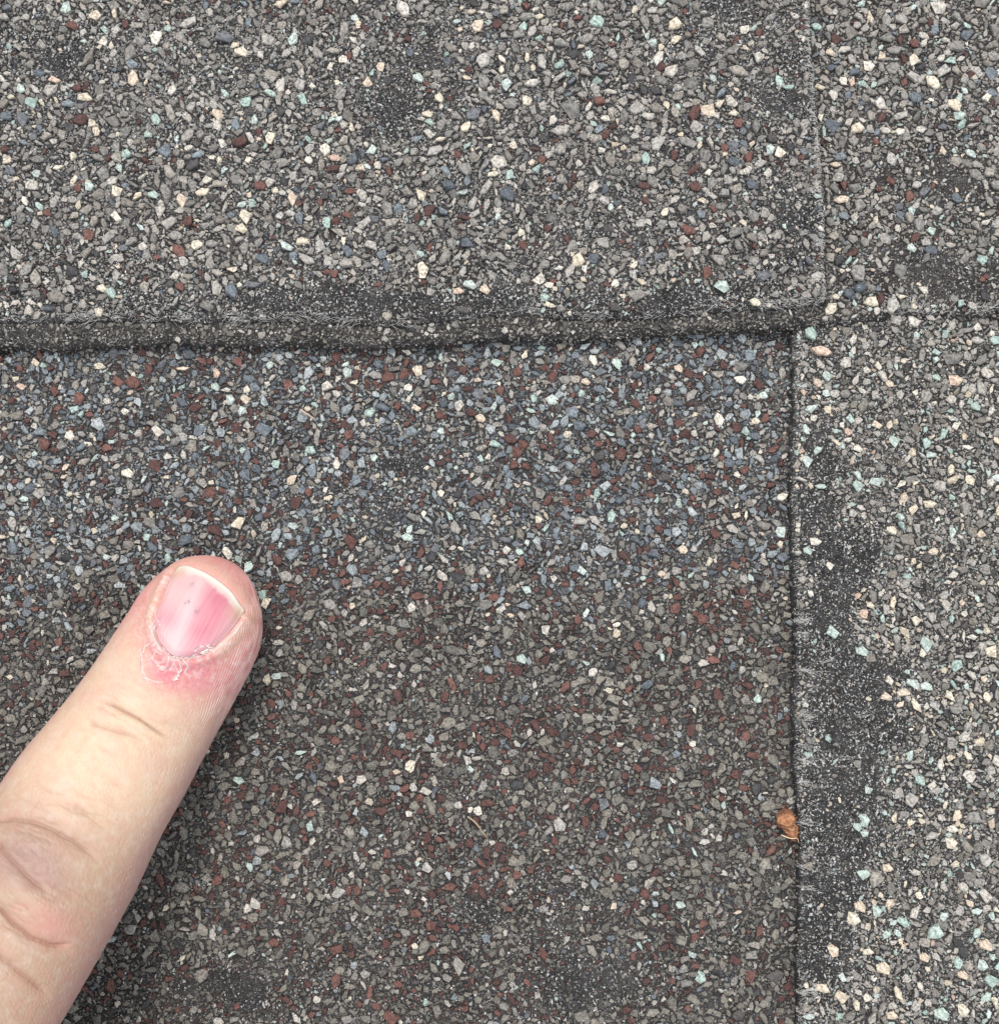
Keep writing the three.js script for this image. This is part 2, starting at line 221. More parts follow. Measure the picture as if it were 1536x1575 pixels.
// stones that the eye picks out one by one: [X, Y, width, height, turn in degrees, tone]
const NOTED = {
  tabUp: [[240, 58, 24, 30, 10, 'cream'], [371, 80, 26, 20, 0, 'cream'], [131, 149, 32, 18, 10, 'cream'], [84, 121, 24, 16, 0, 'salmon'], [111, 39, 24, 18, 0, 'red'], [120, 135, 20, 18, 30, 'red'], [345, 58, 36, 24, -10, 'blue'], [61, 112, 26, 14, 0, 'blue'], [36, 184, 24, 24, 0, 'blue'], [49, 157, 26, 18, -15, 'mint'], [33, 137, 20, 16, 30, 'mint'], [378, 157, 26, 20, -10, 'mint'], [467, 152, 26, 20, 40, 'mint'], [240, 183, 14, 24, 0, 'mint'], [392, 184, 14, 22, 0, 'mint'], [415, 212, 20, 26, 10, 'cream'], [335, 176, 26, 20, 30, 'cream'], [280, 307, 22, 22, 0, 'cream'], [378, 332, 26, 22, 0, 'cream'], [371, 352, 22, 18, 0, 'cream'], [180, 332, 22, 20, 20, 'cream'], [138, 286, 18, 18, 0, 'mint'], [290, 340, 20, 26, 30, 'red'], [276, 386, 26, 22, 40, 'red'], [400, 285, 20, 20, 0, 'red'], [17, 263, 24, 18, 20, 'blue'], [171, 450, 18, 26, 0, 'mint'], [156, 443, 18, 16, 0, 'cream'], [404, 398, 26, 20, 10, 'blue'], [388, 437, 34, 16, -10, 'blue'], [356, 448, 22, 30, 0, 'blue'], [277, 441, 16, 18, 0, 'red'], [318, 470, 24, 22, 0, 'grey'], [88, 456, 26, 26, 0, 'grey'], [734, 40, 26, 28, 0, 'cream'], [585, 103, 18, 20, 0, 'cream'], [643, 120, 20, 20, 0, 'mint'], [675, 150, 16, 20, 0, 'cream'], [921, 156, 22, 22, -40, 'red'], [657, 175, 20, 14, 0, 'cream'], [660, 187, 18, 12, 10, 'mint'], [718, 223, 20, 10, -50, 'mint'], [780, 299, 28, 28, 0, 'blue'], [704, 237, 14, 16, 0, 'red'], [512, 258, 28, 18, -30, 'red'], [543, 244, 18, 28, 10, 'blue'], [515, 242, 22, 14, 0, 'salmon'], [993, 243, 14, 26, 0, 'mint'], [990, 286, 20, 16, 0, 'red'], [714, 333, 28, 12, 0, 'red'], [534, 330, 18, 16, 0, 'red'], [889, 400, 24, 30, 0, 'cream'], [912, 397, 24, 20, 0, 'blue'], [514, 421, 16, 18, 0, 'red'], [722, 438, 28, 18, 0, 'mint'], [745, 445, 20, 18, 0, 'cream'], [705, 447, 22, 14, 0, 'salmon'], [838, 457, 20, 16, 0, 'mint'], [711, 476, 26, 14, 10, 'dark'], [844, 438, 20, 12, 0, 'cream'], [1111, 440, 22, 26, -50, 'mint'], [1087, 419, 18, 20, 20, 'red'], [1161, 465, 18, 18, 0, 'cream'], [1038, 37, 26, 26, 0, 'cream'], [1135, 189, 20, 20, 0, 'red'], [1115, 227, 14, 16, 0, 'red'], [1185, 229, 16, 20, 0, 'mint'], [1156, 284, 22, 24, -30, 'blue'], [1069, 287, 20, 20, 0, 'red'], [1130, 357, 30, 20, -40, 'grey'], [1212, 134, 24, 10, 0, 'mint'], [1135, 108, 30, 22, 0, 'grey'], [960, 178, 18, 30, 0, 'grey'], [880, 168, 30, 40, -30, 'grey'], [862, 200, 26, 22, -20, 'grey'], [715, 260, 26, 26, 20, 'grey'], [745, 125, 22, 26, 0, 'grey'], [418, 115, 32, 20, 0, 'grey'], [137, 90, 22, 28, 40, 'grey'], [65, 68, 18, 24, 0, 'grey'], [502, 342, 18, 24, -10, 'mint'], [450, 305, 18, 22, 0, 'cream'], [236, 300, 20, 16, 0, 'mint'], [195, 236, 22, 18, 0, 'mint']],
  backUp: [[1318, 197, 26, 22, 0, 'cream'], [1295, 306, 30, 16, -15, 'cream'], [1280, 192, 30, 20, 0, 'blue'], [1293, 240, 22, 18, 0, 'blue'], [1255, 41, 18, 16, 0, 'mint'], [1285, 60, 22, 16, 20, 'red'], [1405, 66, 20, 20, 0, 'red'], [1336, 102, 22, 20, 0, 'cream'], [1296, 124, 18, 20, 0, 'cream'], [1311, 124, 14, 22, 30, 'salmon'], [1276, 80, 18, 16, 0, 'cream'], [1260, 133, 22, 14, 0, 'cream'], [1434, 127, 26, 24, 30, 'cream'], [1405, 92, 22, 18, 30, 'cream'], [1407, 150, 20, 24, 0, 'blue'], [1524, 112, 24, 22, 0, 'blue'], [1369, 277, 20, 20, 0, 'red'], [1297, 332, 20, 16, 0, 'blue'], [1401, 381, 18, 18, 0, 'mint'], [1431, 384, 22, 18, 0, 'blue'], [1476, 177, 22, 18, 0, 'mint'], [1450, 230, 14, 20, 0, 'cream'], [1500, 268, 26, 20, 20, 'grey'], [1385, 30, 24, 22, 0, 'grey'], [1338, 25, 14, 28, 0, 'cream'], [1308, 50, 26, 20, 20, 'grey'], [1340, 464, 26, 22, 20, 'cream'], [1354, 460, 12, 22, 20, 'red'], [1307, 452, 22, 20, 30, 'blue'], [1314, 465, 10, 16, 0, 'mint'], [1285, 456, 12, 12, 0, 'cream'], [1318, 420, 30, 34, 0, 'grey'], [1384, 415, 26, 30, -50, 'grey'], [1276, 395, 20, 18, 0, 'grey'], [1384, 330, 16, 12, 0, 'blue'], [1470, 305, 18, 22, -30, 'blue'], [1300, 480, 16, 14, 0, 'grey']],
  tabLow: [[1246, 513, 20, 30, 0, 'mint'], [1263, 540, 34, 20, 0, 'salmon'], [1280, 970, 24, 28, 0, 'mint'], [1325, 1002, 22, 18, 0, 'mint'], [1330, 1262, 18, 24, 0, 'mint'], [1318, 1272, 16, 14, 20, 'mint'], [1330, 1282, 14, 12, -20, 'mint'], [1272, 630, 16, 16, 0, 'cream'], [1272, 578, 18, 18, 0, 'mint'], [1308, 643, 18, 18, 20, 'mint'], [1348, 652, 20, 18, 0, 'cream'], [1318, 690, 18, 14, 0, 'cream'], [1257, 692, 18, 14, -30, 'mint'], [1241, 709, 18, 18, 0, 'mint'], [1286, 680, 20, 10, 30, 'cream'], [1375, 678, 20, 18, 0, 'mint'], [1347, 740, 26, 14, -20, 'mint'], [1262, 748, 18, 10, 0, 'mint'], [1319, 747, 20, 18, 0, 'mint'], [1430, 775, 26, 14, 0, 'cream'], [1371, 815, 18, 20, 0, 'cream'], [1255, 833, 22, 14, 0, 'cream'], [1242, 847, 16, 16, 0, 'mint'], [1276, 870, 14, 12, 0, 'cream'], [1328, 944, 18, 18, 0, 'salmon'], [1338, 931, 16, 12, 0, 'cream'], [1391, 972, 14, 22, -30, 'cream'], [1424, 990, 22, 24, 0, 'mint'], [1390, 1065, 26, 16, -20, 'cream'], [1405, 1052, 28, 16, 20, 'mint'], [1408, 1085, 14, 28, -20, 'cream'], [1362, 1072, 20, 14, -10, 'cream'], [1335, 1075, 12, 8, 0, 'cream'], [1273, 1136, 12, 14, 0, 'mint'], [1368, 1045, 16, 20, 0, 'cream'], [1415, 1200, 18, 22, 0, 'mint'], [1465, 1275, 20, 18, 0, 'cream'], [1463, 1297, 20, 20, 0, 'cream'], [1365, 1335, 20, 18, 0, 'cream'], [1313, 1414, 26, 22, 20, 'cream'], [1322, 1395, 20, 20, 0, 'cream'], [1349, 1402, 16, 20, 0, 'mint'], [1388, 1418, 24, 16, 20, 'mint'], [1437, 1433, 26, 30, 0, 'mint'], [1515, 1454, 24, 20, 0, 'cream'], [1335, 1464, 20, 14, 0, 'cream'], [1282, 1462, 18, 22, -20, 'cream'], [1358, 1490, 26, 22, 0, 'cream'], [1421, 1473, 18, 16, 0, 'cream'], [1480, 1500, 18, 16, 0, 'cream'], [1524, 1508, 26, 18, 0, 'mint'], [1265, 1520, 26, 18, 20, 'cream'], [1294, 1533, 24, 18, 0, 'cream'], [1447, 1560, 26, 22, 0, 'mint'], [1482, 1555, 20, 24, 0, 'cream'], [1372, 1562, 20, 18, 0, 'cream'], [1465, 552, 36, 22, -10, 'grey'], [1485, 507, 40, 12, -20, 'grey'], [1470, 585, 26, 20, 0, 'salmon'], [1440, 540, 18, 14, 0, 'mint'], [1440, 580, 16, 14, 0, 'mint'], [1500, 625, 18, 18, 0, 'mint'], [1318, 1175, 16, 14, 0, 'grey'], [1400, 1230, 26, 24, 30, 'grey']],
  backLow: [[182, 585, 24, 24, 0, 'red'], [206, 588, 22, 26, 0, 'red'], [122, 612, 24, 24, 0, 'red'], [229, 568, 16, 24, 0, 'red'], [70, 683, 22, 24, 0, 'red'], [55, 556, 16, 18, 0, 'cream'], [243, 663, 26, 16, 15, 'cream'], [107, 670, 18, 20, 0, 'cream'], [33, 594, 20, 10, 0, 'salmon'], [334, 574, 14, 18, 0, 'salmon'], [331, 595, 16, 16, 0, 'mint'], [355, 615, 18, 20, 0, 'mint'], [378, 614, 20, 14, 0, 'cream'], [380, 599, 14, 16, 0, 'cream'], [407, 660, 34, 20, 0, 'blue'], [478, 692, 24, 18, 20, 'mint'], [424, 714, 18, 16, 0, 'mint'], [196, 728, 22, 18, 0, 'cream'], [466, 597, 14, 14, 0, 'mint'], [642, 570, 20, 22, 30, 'cream'], [596, 580, 26, 20, -30, 'red'], [764, 557, 24, 12, 0, 'mint'], [796, 571, 18, 22, 0, 'red'], [735, 584, 16, 10, 0, 'cream'], [739, 643, 16, 18, 0, 'cream'], [640, 626, 18, 16, 0, 'cream'], [633, 663, 24, 22, 0, 'blue'], [900, 587, 18, 14, 0, 'cream'], [821, 650, 20, 24, 0, 'ice'], [785, 675, 22, 20, 0, 'red'], [796, 696, 20, 22, 0, 'red'], [805, 684, 18, 18, 0, 'red'], [977, 621, 20, 18, 0, 'red'], [892, 655, 24, 18, 0, 'blue'], [1167, 590, 24, 22, 20, 'red'], [1162, 647, 18, 16, 0, 'cream'], [1140, 563, 28, 18, 0, 'grey'], [1043, 567, 16, 16, 0, 'cream'], [1110, 545, 20, 20, 0, 'ice'], [1133, 730, 14, 12, 0, 'cream'], [626, 826, 18, 16, 0, 'mint'], [540, 833, 24, 22, 0, 'red'], [895, 876, 18, 20, 0, 'mint'], [745, 878, 20, 18, 0, 'pale'], [927, 847, 34, 18, 0, 'ice'], [829, 799, 14, 14, 0, 'cream'], [633, 934, 16, 20, -20, 'pale'], [802, 1014, 18, 18, 0, 'mint'], [751, 1030, 16, 18, 0, 'ice'], [697, 1000, 34, 18, 15, 'olive'], [684, 1071, 18, 20, 0, 'red'], [547, 1096, 24, 22, 0, 'red'], [937, 1062, 16, 10, -10, 'cream'], [560, 1278, 16, 22, 0, 'ice'], [724, 1182, 12, 14, 0, 'mint'], [525, 1198, 14, 16, 30, 'salmon'], [748, 1312, 16, 22, 0, 'red'], [766, 1303, 20, 18, 0, 'red'], [722, 1297, 18, 20, 0, 'red'], [750, 1235, 26, 16, 0, 'red'], [835, 1465, 20, 26, 0, 'red'], [640, 1405, 22, 20, 0, 'red'], [836, 1398, 18, 18, 0, 'grey'], [705, 1485, 20, 26, 0, 'grey'], [612, 1514, 14, 14, 0, 'red'], [602, 1565, 30, 20, 0, 'red'], [652, 1382, 10, 10, 0, 'cream'], [638, 1455, 10, 12, 0, 'cream'], [280, 1365, 22, 20, 0, 'grey'], [200, 1430, 24, 18, 0, 'grey'], [410, 1045, 14, 20, 10, 'cream'], [425, 1040, 24, 12, -10, 'mint'], [225, 826, 16, 14, 0, 'mint'], [330, 815, 26, 22, 0, 'red'], [1021, 1108, 16, 20, 0, 'red'], [1177, 903, 16, 26, 30, 'olive'], [1050, 845, 16, 18, 0, 'cream'], [1200, 818, 22, 22, 0, 'mint'], [1130, 868, 20, 18, 0, 'red'], [1060, 1265, 14, 32, 0, 'olive'], [1130, 1475, 24, 22, 0, 'red'], [980, 1180, 20, 18, 0, 'red']],
};

// ------------------------------------------------------------------ scattering
const SIZES = { tabUp: 1.21, backUp: 1.22, tabLow: 1.06, backLow: 1.0 };
function scatter(k) {
  const L = LAYERS[k], cells = new Map(), CELL = 1.5, out = [], key = (i, j) => i * 4096 + j;
  const f = SIZES[k];
  const free = (x, z, r, slack) => {
    const i = Math.floor(x / CELL) + 2000, j = Math.floor(z / CELL) + 2000;
    for (let a = -2; a <= 2; a++) for (let b = -2; b <= 2; b++) { const c = cells.get(key(i + a, j + b)); if (c) for (const q of c) { const m = (q.r + r) * slack; if ((q.x - x) ** 2 + (q.z - z) ** 2 < m * m) return false; } }
    return true;
  };
  const add = (g) => { const i = Math.floor(g.x / CELL) + 2000, j = Math.floor(g.z / CELL) + 2000, q = key(i, j); if (!cells.has(q)) cells.set(q, []); cells.get(q).push(g); out.push(g); };
  for (const [X, Y, w, h, turn, tone] of NOTED[k]) {
    let p = at(X, Y, HEIGHT[k]); p = at(X, Y, L.surf(p.x, p.z) + 0.3);
    add({ x: p.x, z: p.z, r: Math.sqrt(w * h) / 20 * 0.92, w: w / 20, l: h / 20, turn: -turn * Math.PI / 180, tone, noted: true });
  }
  // crumbs of felt and broken stones along the cut edges
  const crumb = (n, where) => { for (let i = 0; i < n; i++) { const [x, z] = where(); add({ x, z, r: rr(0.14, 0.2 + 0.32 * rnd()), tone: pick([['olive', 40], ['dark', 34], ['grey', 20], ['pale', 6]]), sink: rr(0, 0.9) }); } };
  if (L.low) crumb(620, () => { const x = rr(-84, k === 'tabUp' ? 50 : 84); return [x, L.low(x) + rr(-0.5, 0.22)]; });
  if (L.left) crumb(260, () => { const z = rr(-30, 84); return [L.left(z) + rr(-0.2, 0.35), z]; });
  if (L.right) crumb(120, () => { const z = rr(-88, -34); return [L.right(z) + rr(-0.4, 0.2), z]; });
  const z0 = k === 'tabUp' || k === 'backUp' ? Z0 : -36, z1 = k === 'tabUp' || k === 'backUp' ? -20 : Z1, x0 = k === 'tabLow' ? 38 : X0, x1 = k === 'tabUp' || k === 'backLow' ? 56 : X1;
  const area = (x1 - x0) * (z1 - z0);
  for (const [a, b, per, slack, pow] of [[0.85, 1.15, 0.12, 0.8, 1.8], [0.56, 0.85, 1.6, 0.73, 1.6], [0.36, 0.56, 6, 0.71, 1.35], [0.2, 0.36, 18, 0.67, 1.0], [0.12, 0.2, 18, 0.66, 0.5]]) {
    for (let n = area * per; n > 0; n--) {
      const x = rr(x0, x1), z = rr(z0, z1);
      if (!inside[k](x, z)) continue;
      const d = density(k, x, z);
      if (rnd() > Math.pow(d, pow)) continue;
      const r = rr(a, b) * f;
      const lean = r * rr(0.5, 1.1);
      if (k === 'tabLow' && x - lean < L.left(z) + (rnd() < 0.8 ? 0.5 : 0)) continue;
      if (k === 'backLow' && x + lean > LAYERS.tabLow.left(z)) continue;
      if (k === 'tabUp' && (x + lean > L.right(z) - 0.2 || z + lean * 0.6 > L.low(x))) continue;
      if (k === 'backUp' && x > 40 && z < LAYERS.tabUp.low(x) && x - lean < LAYERS.tabUp.right(z) + 0.4) continue;
      if (!free(x, z, r, slack)) continue;
      if (k === 'backUp' && r > rr(0.2, 0.75) && x < xC && z > LAYERS.tabUp.low(x)) continue;
      add({ x, z, r });
    }
  }
  const q = new THREE.Quaternion(), e = new THREE.Euler(), s = new THREE.Vector3(), p = new THREE.Vector3();
  for (const g of out) {
    g.tone ??= pick(MIX[k](g.x, g.z));
    g.ti = Math.floor(rnd() * TONE[g.tone].length);
    g.v = g.w ? [0, 1, 2, 3, 12, 13, 14, 15, 16, 17, 18][Math.floor(rnd() * 11)] % CHIPS.length : Math.floor(rnd() * CHIPS.length);
    if (g.w) g.v = Math.floor(rnd() * 4) + (rnd() < 0.5 ? 0 : 16);
    const tall = g.r * rr(0.75, 1.15), tip = g.r < 0.4 ? 0.5 : 0.2;
    g.y = L.surf(g.x, g.z) + tall * rr(-0.08, 0.28) + (g.noted ? 0.12 : 0) - (g.sink ?? 0);
    e.set(rr(-tip, tip), g.w ? g.turn : rr(0, 6.28), rr(-tip, tip)); q.setFromEuler(e);
    if (g.w) s.set(g.w * 1.06, tall, g.l * 1.06); else s.set(g.r * 1.12, tall, g.r * 1.12);
    if (!g.w && rnd() < 0.2) s.z *= rr(0.45, 0.8);
    p.set(g.x, g.y, g.z).multiplyScalar(M); s.multiplyScalar(M);
    g.m = new THREE.Matrix4().compose(p, q, s);
    const [X, Y] = seen(g.x, g.y, g.z);
    g.shown = X > 4 && X < 1532 && Y > 4 && Y < 1571;
    g.show = g.shown ? g.r + (g.noted ? 10 : 0) : 0;
  }
  return out;
}
const _c = new THREE.Color();
function granules(k, parent) {
  const all = scatter(k).sort((a, b) => b.show - a.show), single = all.slice(0, k === 'tabLow' ? 290 : 298), rest = all.slice(single.length);
  for (const g of single) { const m = mesh('granule', CHIPS[g.v], toneMat(g.tone, g.ti), parent); m.applyMatrix4(g.m); }
  const by = CHIPS.map(() => []);
  for (const g of rest) by[g.v].push(g);
  const box = new THREE.Group(); box.name = 'granules'; box.userData.kind = 'stuff';
  by.forEach((list, v) => {
    if (!list.length) return;
    const im = new THREE.InstancedMesh(CHIPS[v], rock, list.length); im.name = 'granules'; im.userData.kind = 'stuff'; im.castShadow = im.receiveShadow = true;
    list.forEach((g, i) => { im.setMatrixAt(i, g.m); im.setColorAt(i, _c.copy(TONE[g.tone][g.ti]).multiplyScalar(rr(0.8, 1.16))); });
    parent.add(im);
  });
  // pale mineral dust and crumbs lying in the bare felt
  const n = { tabUp: 190000, backUp: 70000, tabLow: 110000, backLow: 150000 }[k], L = LAYERS[k];
  const sets = [[], [], []], x0 = k === 'tabLow' ? 38 : -84, x1 = k === 'tabUp' || k === 'backLow' ? 54 : 84, z0 = k === 'tabUp' || k === 'backUp' ? -90 : -36, z1 = k === 'tabUp' || k === 'backUp' ? -20 : 84;
  const q = new THREE.Quaternion(), e = new THREE.Euler(), s = new THREE.Vector3(), p = new THREE.Vector3();
  for (let i = 0; i < n; i++) {
    const x = rr(x0, x1), z = rr(z0, z1);
    if (!inside[k](x, z)) continue;
    if (fbm(x / 2.2 + 9, z / 2.2, 2) < rr(-0.6, 0.25) || rnd() < 0.75 * density(k, x, z)) continue;
    const r = 0.045 + 0.2 * Math.pow(rnd(), 2.4);
    e.set(rr(0, 6), rr(0, 6), rr(0, 6)); q.setFromEuler(e); s.set(r * rr(0.7, 1.8), r, r * rr(0.6, 1.1)).multiplyScalar(M); p.set(x, L.surf(x, z) + r * 0.5 + 0.03, z).multiplyScalar(M);
    sets[i % 3].push(new THREE.Matrix4().compose(p, q, s));
  }
  sets.forEach((list, v) => {
    const im = new THREE.InstancedMesh(SPECK[v], rock, list.length); im.name = 'mineral_dust'; im.userData.kind = 'stuff'; im.castShadow = im.receiveShadow = true;
    list.forEach((m, i) => { im.setMatrixAt(i, m); const t = rnd(); im.setColorAt(i, t < 0.5 ? _c.setRGB(0.8, 0.8, 0.81).multiplyScalar(rr(0.45, 1.25)) : t < 0.75 ? _c.setRGB(0.2, 0.195, 0.19).multiplyScalar(rr(0.6, 1.5)) : _c.setRGB(0.03, 0.03, 0.032)); });
    parent.add(im);
  });
}

// ------------------------------------------------------------------ glass fibre
function strand(points, r, sides = 3) {            // a thin tapering tube through points (mm)
  const c = new THREE.CatmullRomCurve3(points.map((p) => p.clone().multiplyScalar(M)));
  const g = new THREE.TubeGeometry(c, Math.max(4, points.length * 2), r * M, sides, false), p = g.attributes.position, n = g.parameters.tubularSegments + 1, a = new THREE.Vector3();
  for (let i = 0; i < n; i++) { const t = i / (n - 1), k = 1 - 0.75 * t ** 3; c.getPointAt(t, a); for (let j = 0; j <= sides; j++) { const o = i * (sides + 1) + j; p.setXYZ(o, lerp(a.x, p.getX(o), k), lerp(a.y, p.getY(o), k), lerp(a.z, p.getZ(o), k)); } }
  return g;
}
function hair(L, x, z, ang, len, r, lift = 0.25) {
  const pts = []; let a = ang, px = x, pz = z; const n = 5;
  for (let i = 0; i < n; i++) { a += rr(-0.2, 0.2); pts.push(new THREE.Vector3(px, L.surf(px, pz) + 0.06 + lift * Math.sin((i / (n - 1)) * Math.PI * 0.9) * rr(0.5, 1.3), pz)); a += rr(-0.3, 0.3); px += Math.cos(a) * len / (n - 1); pz += Math.sin(a) * len / (n - 1); }
  return strand(pts, r);
}
function fibres(parent, list) { if (list.length) { const m = mesh('glass_fibre', mergeGeometries(list), fibreMat, parent); m.userData.kind = 'stuff'; } }

// ------------------------------------------------------------------ the roof under the shingles
{
  const g = new THREE.PlaneGeometry(6, 6, 1, 1).rotateX(-Math.PI / 2).translate(0, -0.0052, 0);
  const u = g.attributes.uv; for (let i = 0; i < u.count; i++) u.setXY(i, u.getX(i) * 120, u.getY(i) * 120);
  const m = mesh('roof', g, tar); m.userData = { kind: 'structure', label: 'dark felt roof under the shingles' };
}

// ------------------------------------------------------------------ the two shingles
const upper = thing('shingle', 'upper grey asphalt shingle with a frayed front edge overlapping the one touched by the finger', 'shingle');
const lower = thing('shingle', 'lower asphalt shingle with red and blue granules under the fingertip', 'shingle');
const sheets = {};
for (const [k, name, owner, label] of [['tabUp', 'tab', upper, 'raised grey tab at the top left'], ['backUp', 'backing_sheet', upper, 'lower sheet showing at the top right and as a lip under the tab'], ['tabLow', 'tab', lower, 'raised tab with pale and mint granules at the right'], ['backLow', 'backing_sheet', lower, 'sunken sheet with dark red and blue granules']]) {
  sheets[k] = mesh(name, sheetGeometry(LAYERS[k]), k === 'backUp' ? tarEdge : tar, owner);
  sheets[k].userData.label = label;
  granules(k, sheets[k]);
}
{ // frayed edges
  const T1 = LAYERS.tabUp, B1 = LAYERS.backUp, T2 = LAYERS.tabLow;
  const list = { tabUp: [], backUp: [], tabLow: [], backLow: [] };
  const tuft = (k, X, Y, n, ang, spread, len, r = 0.022, wide = 12) => { r = 0.02; n = Math.ceil(n * 0.8); len *= rr(0.7, 1.15); const p = at(X, Y, LAYERS[k].h(at(X, Y, 3).x, at(X, Y, 3).z)); for (let i = 0; i < n; i++) list[k].push(hair(LAYERS[k], p.x + rr(-1, 1) * wide / 10, p.z + rr(-0.5, 0.5) * wide / 14, ang + rr(-spread, spread), len * rr(0.4, 1.1), r * rr(0.7, 1.3))); };
  // along the front edge of the upper tab
  for (const [X, n, len] of [[20, 10, 2], [60, 8, 2], [120, 34, 2.6], [150, 26, 3], [180, 20, 2.6], [235, 14, 2.4], [270, 16, 2.4], [300, 14, 2], [345, 16, 2.2], [370, 34, 2.4], [395, 20, 2], [440, 18, 2.2], [470, 20, 2.4], [500, 16, 2], [540, 16, 2.4], [600, 12, 2], [625, 8, 3], [700, 10, 2], [760, 8, 2], [805, 14, 2.2], [860, 10, 2], [920, 22, 2], [1010, 14, 2.2], [1060, 16, 2.8], [1085, 10, 2.4], [1130, 12, 2.4], [1185, 40, 2.4], [1210, 26, 2.4], [1245, 20, 2.6], [1265, 14, 2]]) {
    const Y = at(X, 490, 4.7), z = T1.low(Y.x); const [, py] = seen(Y.x, T1.surf(Y.x, z - 0.6), z - 0.6); tuft('tabUp', X, py - 3, n, rr(-0.5, 0.2) + (rnd() < 0.4 ? Math.PI : 0), 0.5, len, 0.034, 16);
  }
  for (let i = 0; i < 260; i++) { const x = rr(-80, 50); list.tabUp.push(hair(T1, x, T1.low(x) - rr(0, 0.9), rr(-3.1, 3.1), rr(0.3, 1.2), 0.017)); }
  for (let i = 0; i < 300; i++) { const x = rr(-80, 80); list.backUp.push(hair(B1, x, B1.low(x) - rr(0, 1.2), (rnd() < 0.5 ? 0 : Math.PI) + rr(-0.7, 0.7), rr(0.3, 1.2), 0.017)); }
  for (const [X, n, len] of [[1385, 26, 2.4], [1415, 26, 2.6], [1355, 16, 2], [1450, 18, 2], [1500, 24, 2.4], [1525, 16, 2]]) tuft('backUp', X, 478, n, -0.7, 0.7, len, 0.034, 16);
  for (let i = 0; i < 520; i++) { const z = rr(-90, -32), x = T1.right(z); list.tabUp.push(hair(T1, x - rr(0, 0.5), z, Math.PI + rr(-0.9, 0.9), rr(0.3, 1.2), 0.022)); }
  for (const [X, Y, n] of [[1254, 100, 14], [1262, 290, 30], [1268, 370, 26], [1262, 230, 10]]) tuft('tabUp', X - 6, Y, n, Math.PI * 0.9, 0.6, 1.6, 0.034, 8);
  // along the left edge of the lower tab
  for (let i = 0; i < 560; i++) { const z = rr(-28, 82), x = T2.left(z) + rr(-0.05, 0.5); list.tabLow.push(hair(T2, x, z, rr(-0.6, 0.6), rr(0.25, 0.3 + 1.1 * rnd()), rr(0.012, 0.022))); }
  for (const [X, Y, n, len] of [[1222, 545, 10, 1.6], [1222, 595, 26, 2.6], [1222, 660, 12, 1.6], [1222, 955, 30, 2.2], [1224, 975, 22, 1.8], [1226, 1030, 22, 2.4], [1228, 1100, 22, 2.6], [1228, 1145, 14, 2.2], [1228, 1170, 14, 2.8], [1229, 1205, 26, 2.2], [1229, 1265, 16, 2.8], [1229, 1330, 14, 2.4], [1230, 1365, 20, 2.6], [1230, 1525, 34, 2.2], [1230, 1560, 22, 2]]) tuft('tabLow', X + 4, Y, n, 0, 0.42, len, 0.034, 9);
  for (const [X, Y, len, a] of [[1240, 1033, 4.6, 0.06], [1232, 1108, 3.4, -0.05], [1318, 1102, 5.2, -0.1], [1262, 1020, 2.6, -0.5], [1285, 1168, 4, -0.15], [1228, 1168, 3.4, 0.1]]) for (let i = 0; i < 5; i++) tuft('tabLow', X, Y, 1, a, 0.1, len, 0.026, 4);
  // short loose hairs bedded in the bare felt
  for (const k in list) for (let i = 0; i < { tabUp: 1300, backUp: 420, tabLow: 900, backLow: 700 }[k]; i++) {
    const x = rr(-80, 80), z = rr(-85, 80);
    if (!inside[k](x, z) || density(k, x, z) > rr(0, 0.7)) continue;
    list[k].push(hair(LAYERS[k], x, z, rr(-3.1, 3.1), rr(0.4, 1.4), rr(0.012, 0.024), 0.1));
  }
  for (const k in list) fibres(sheets[k], list[k]);
}

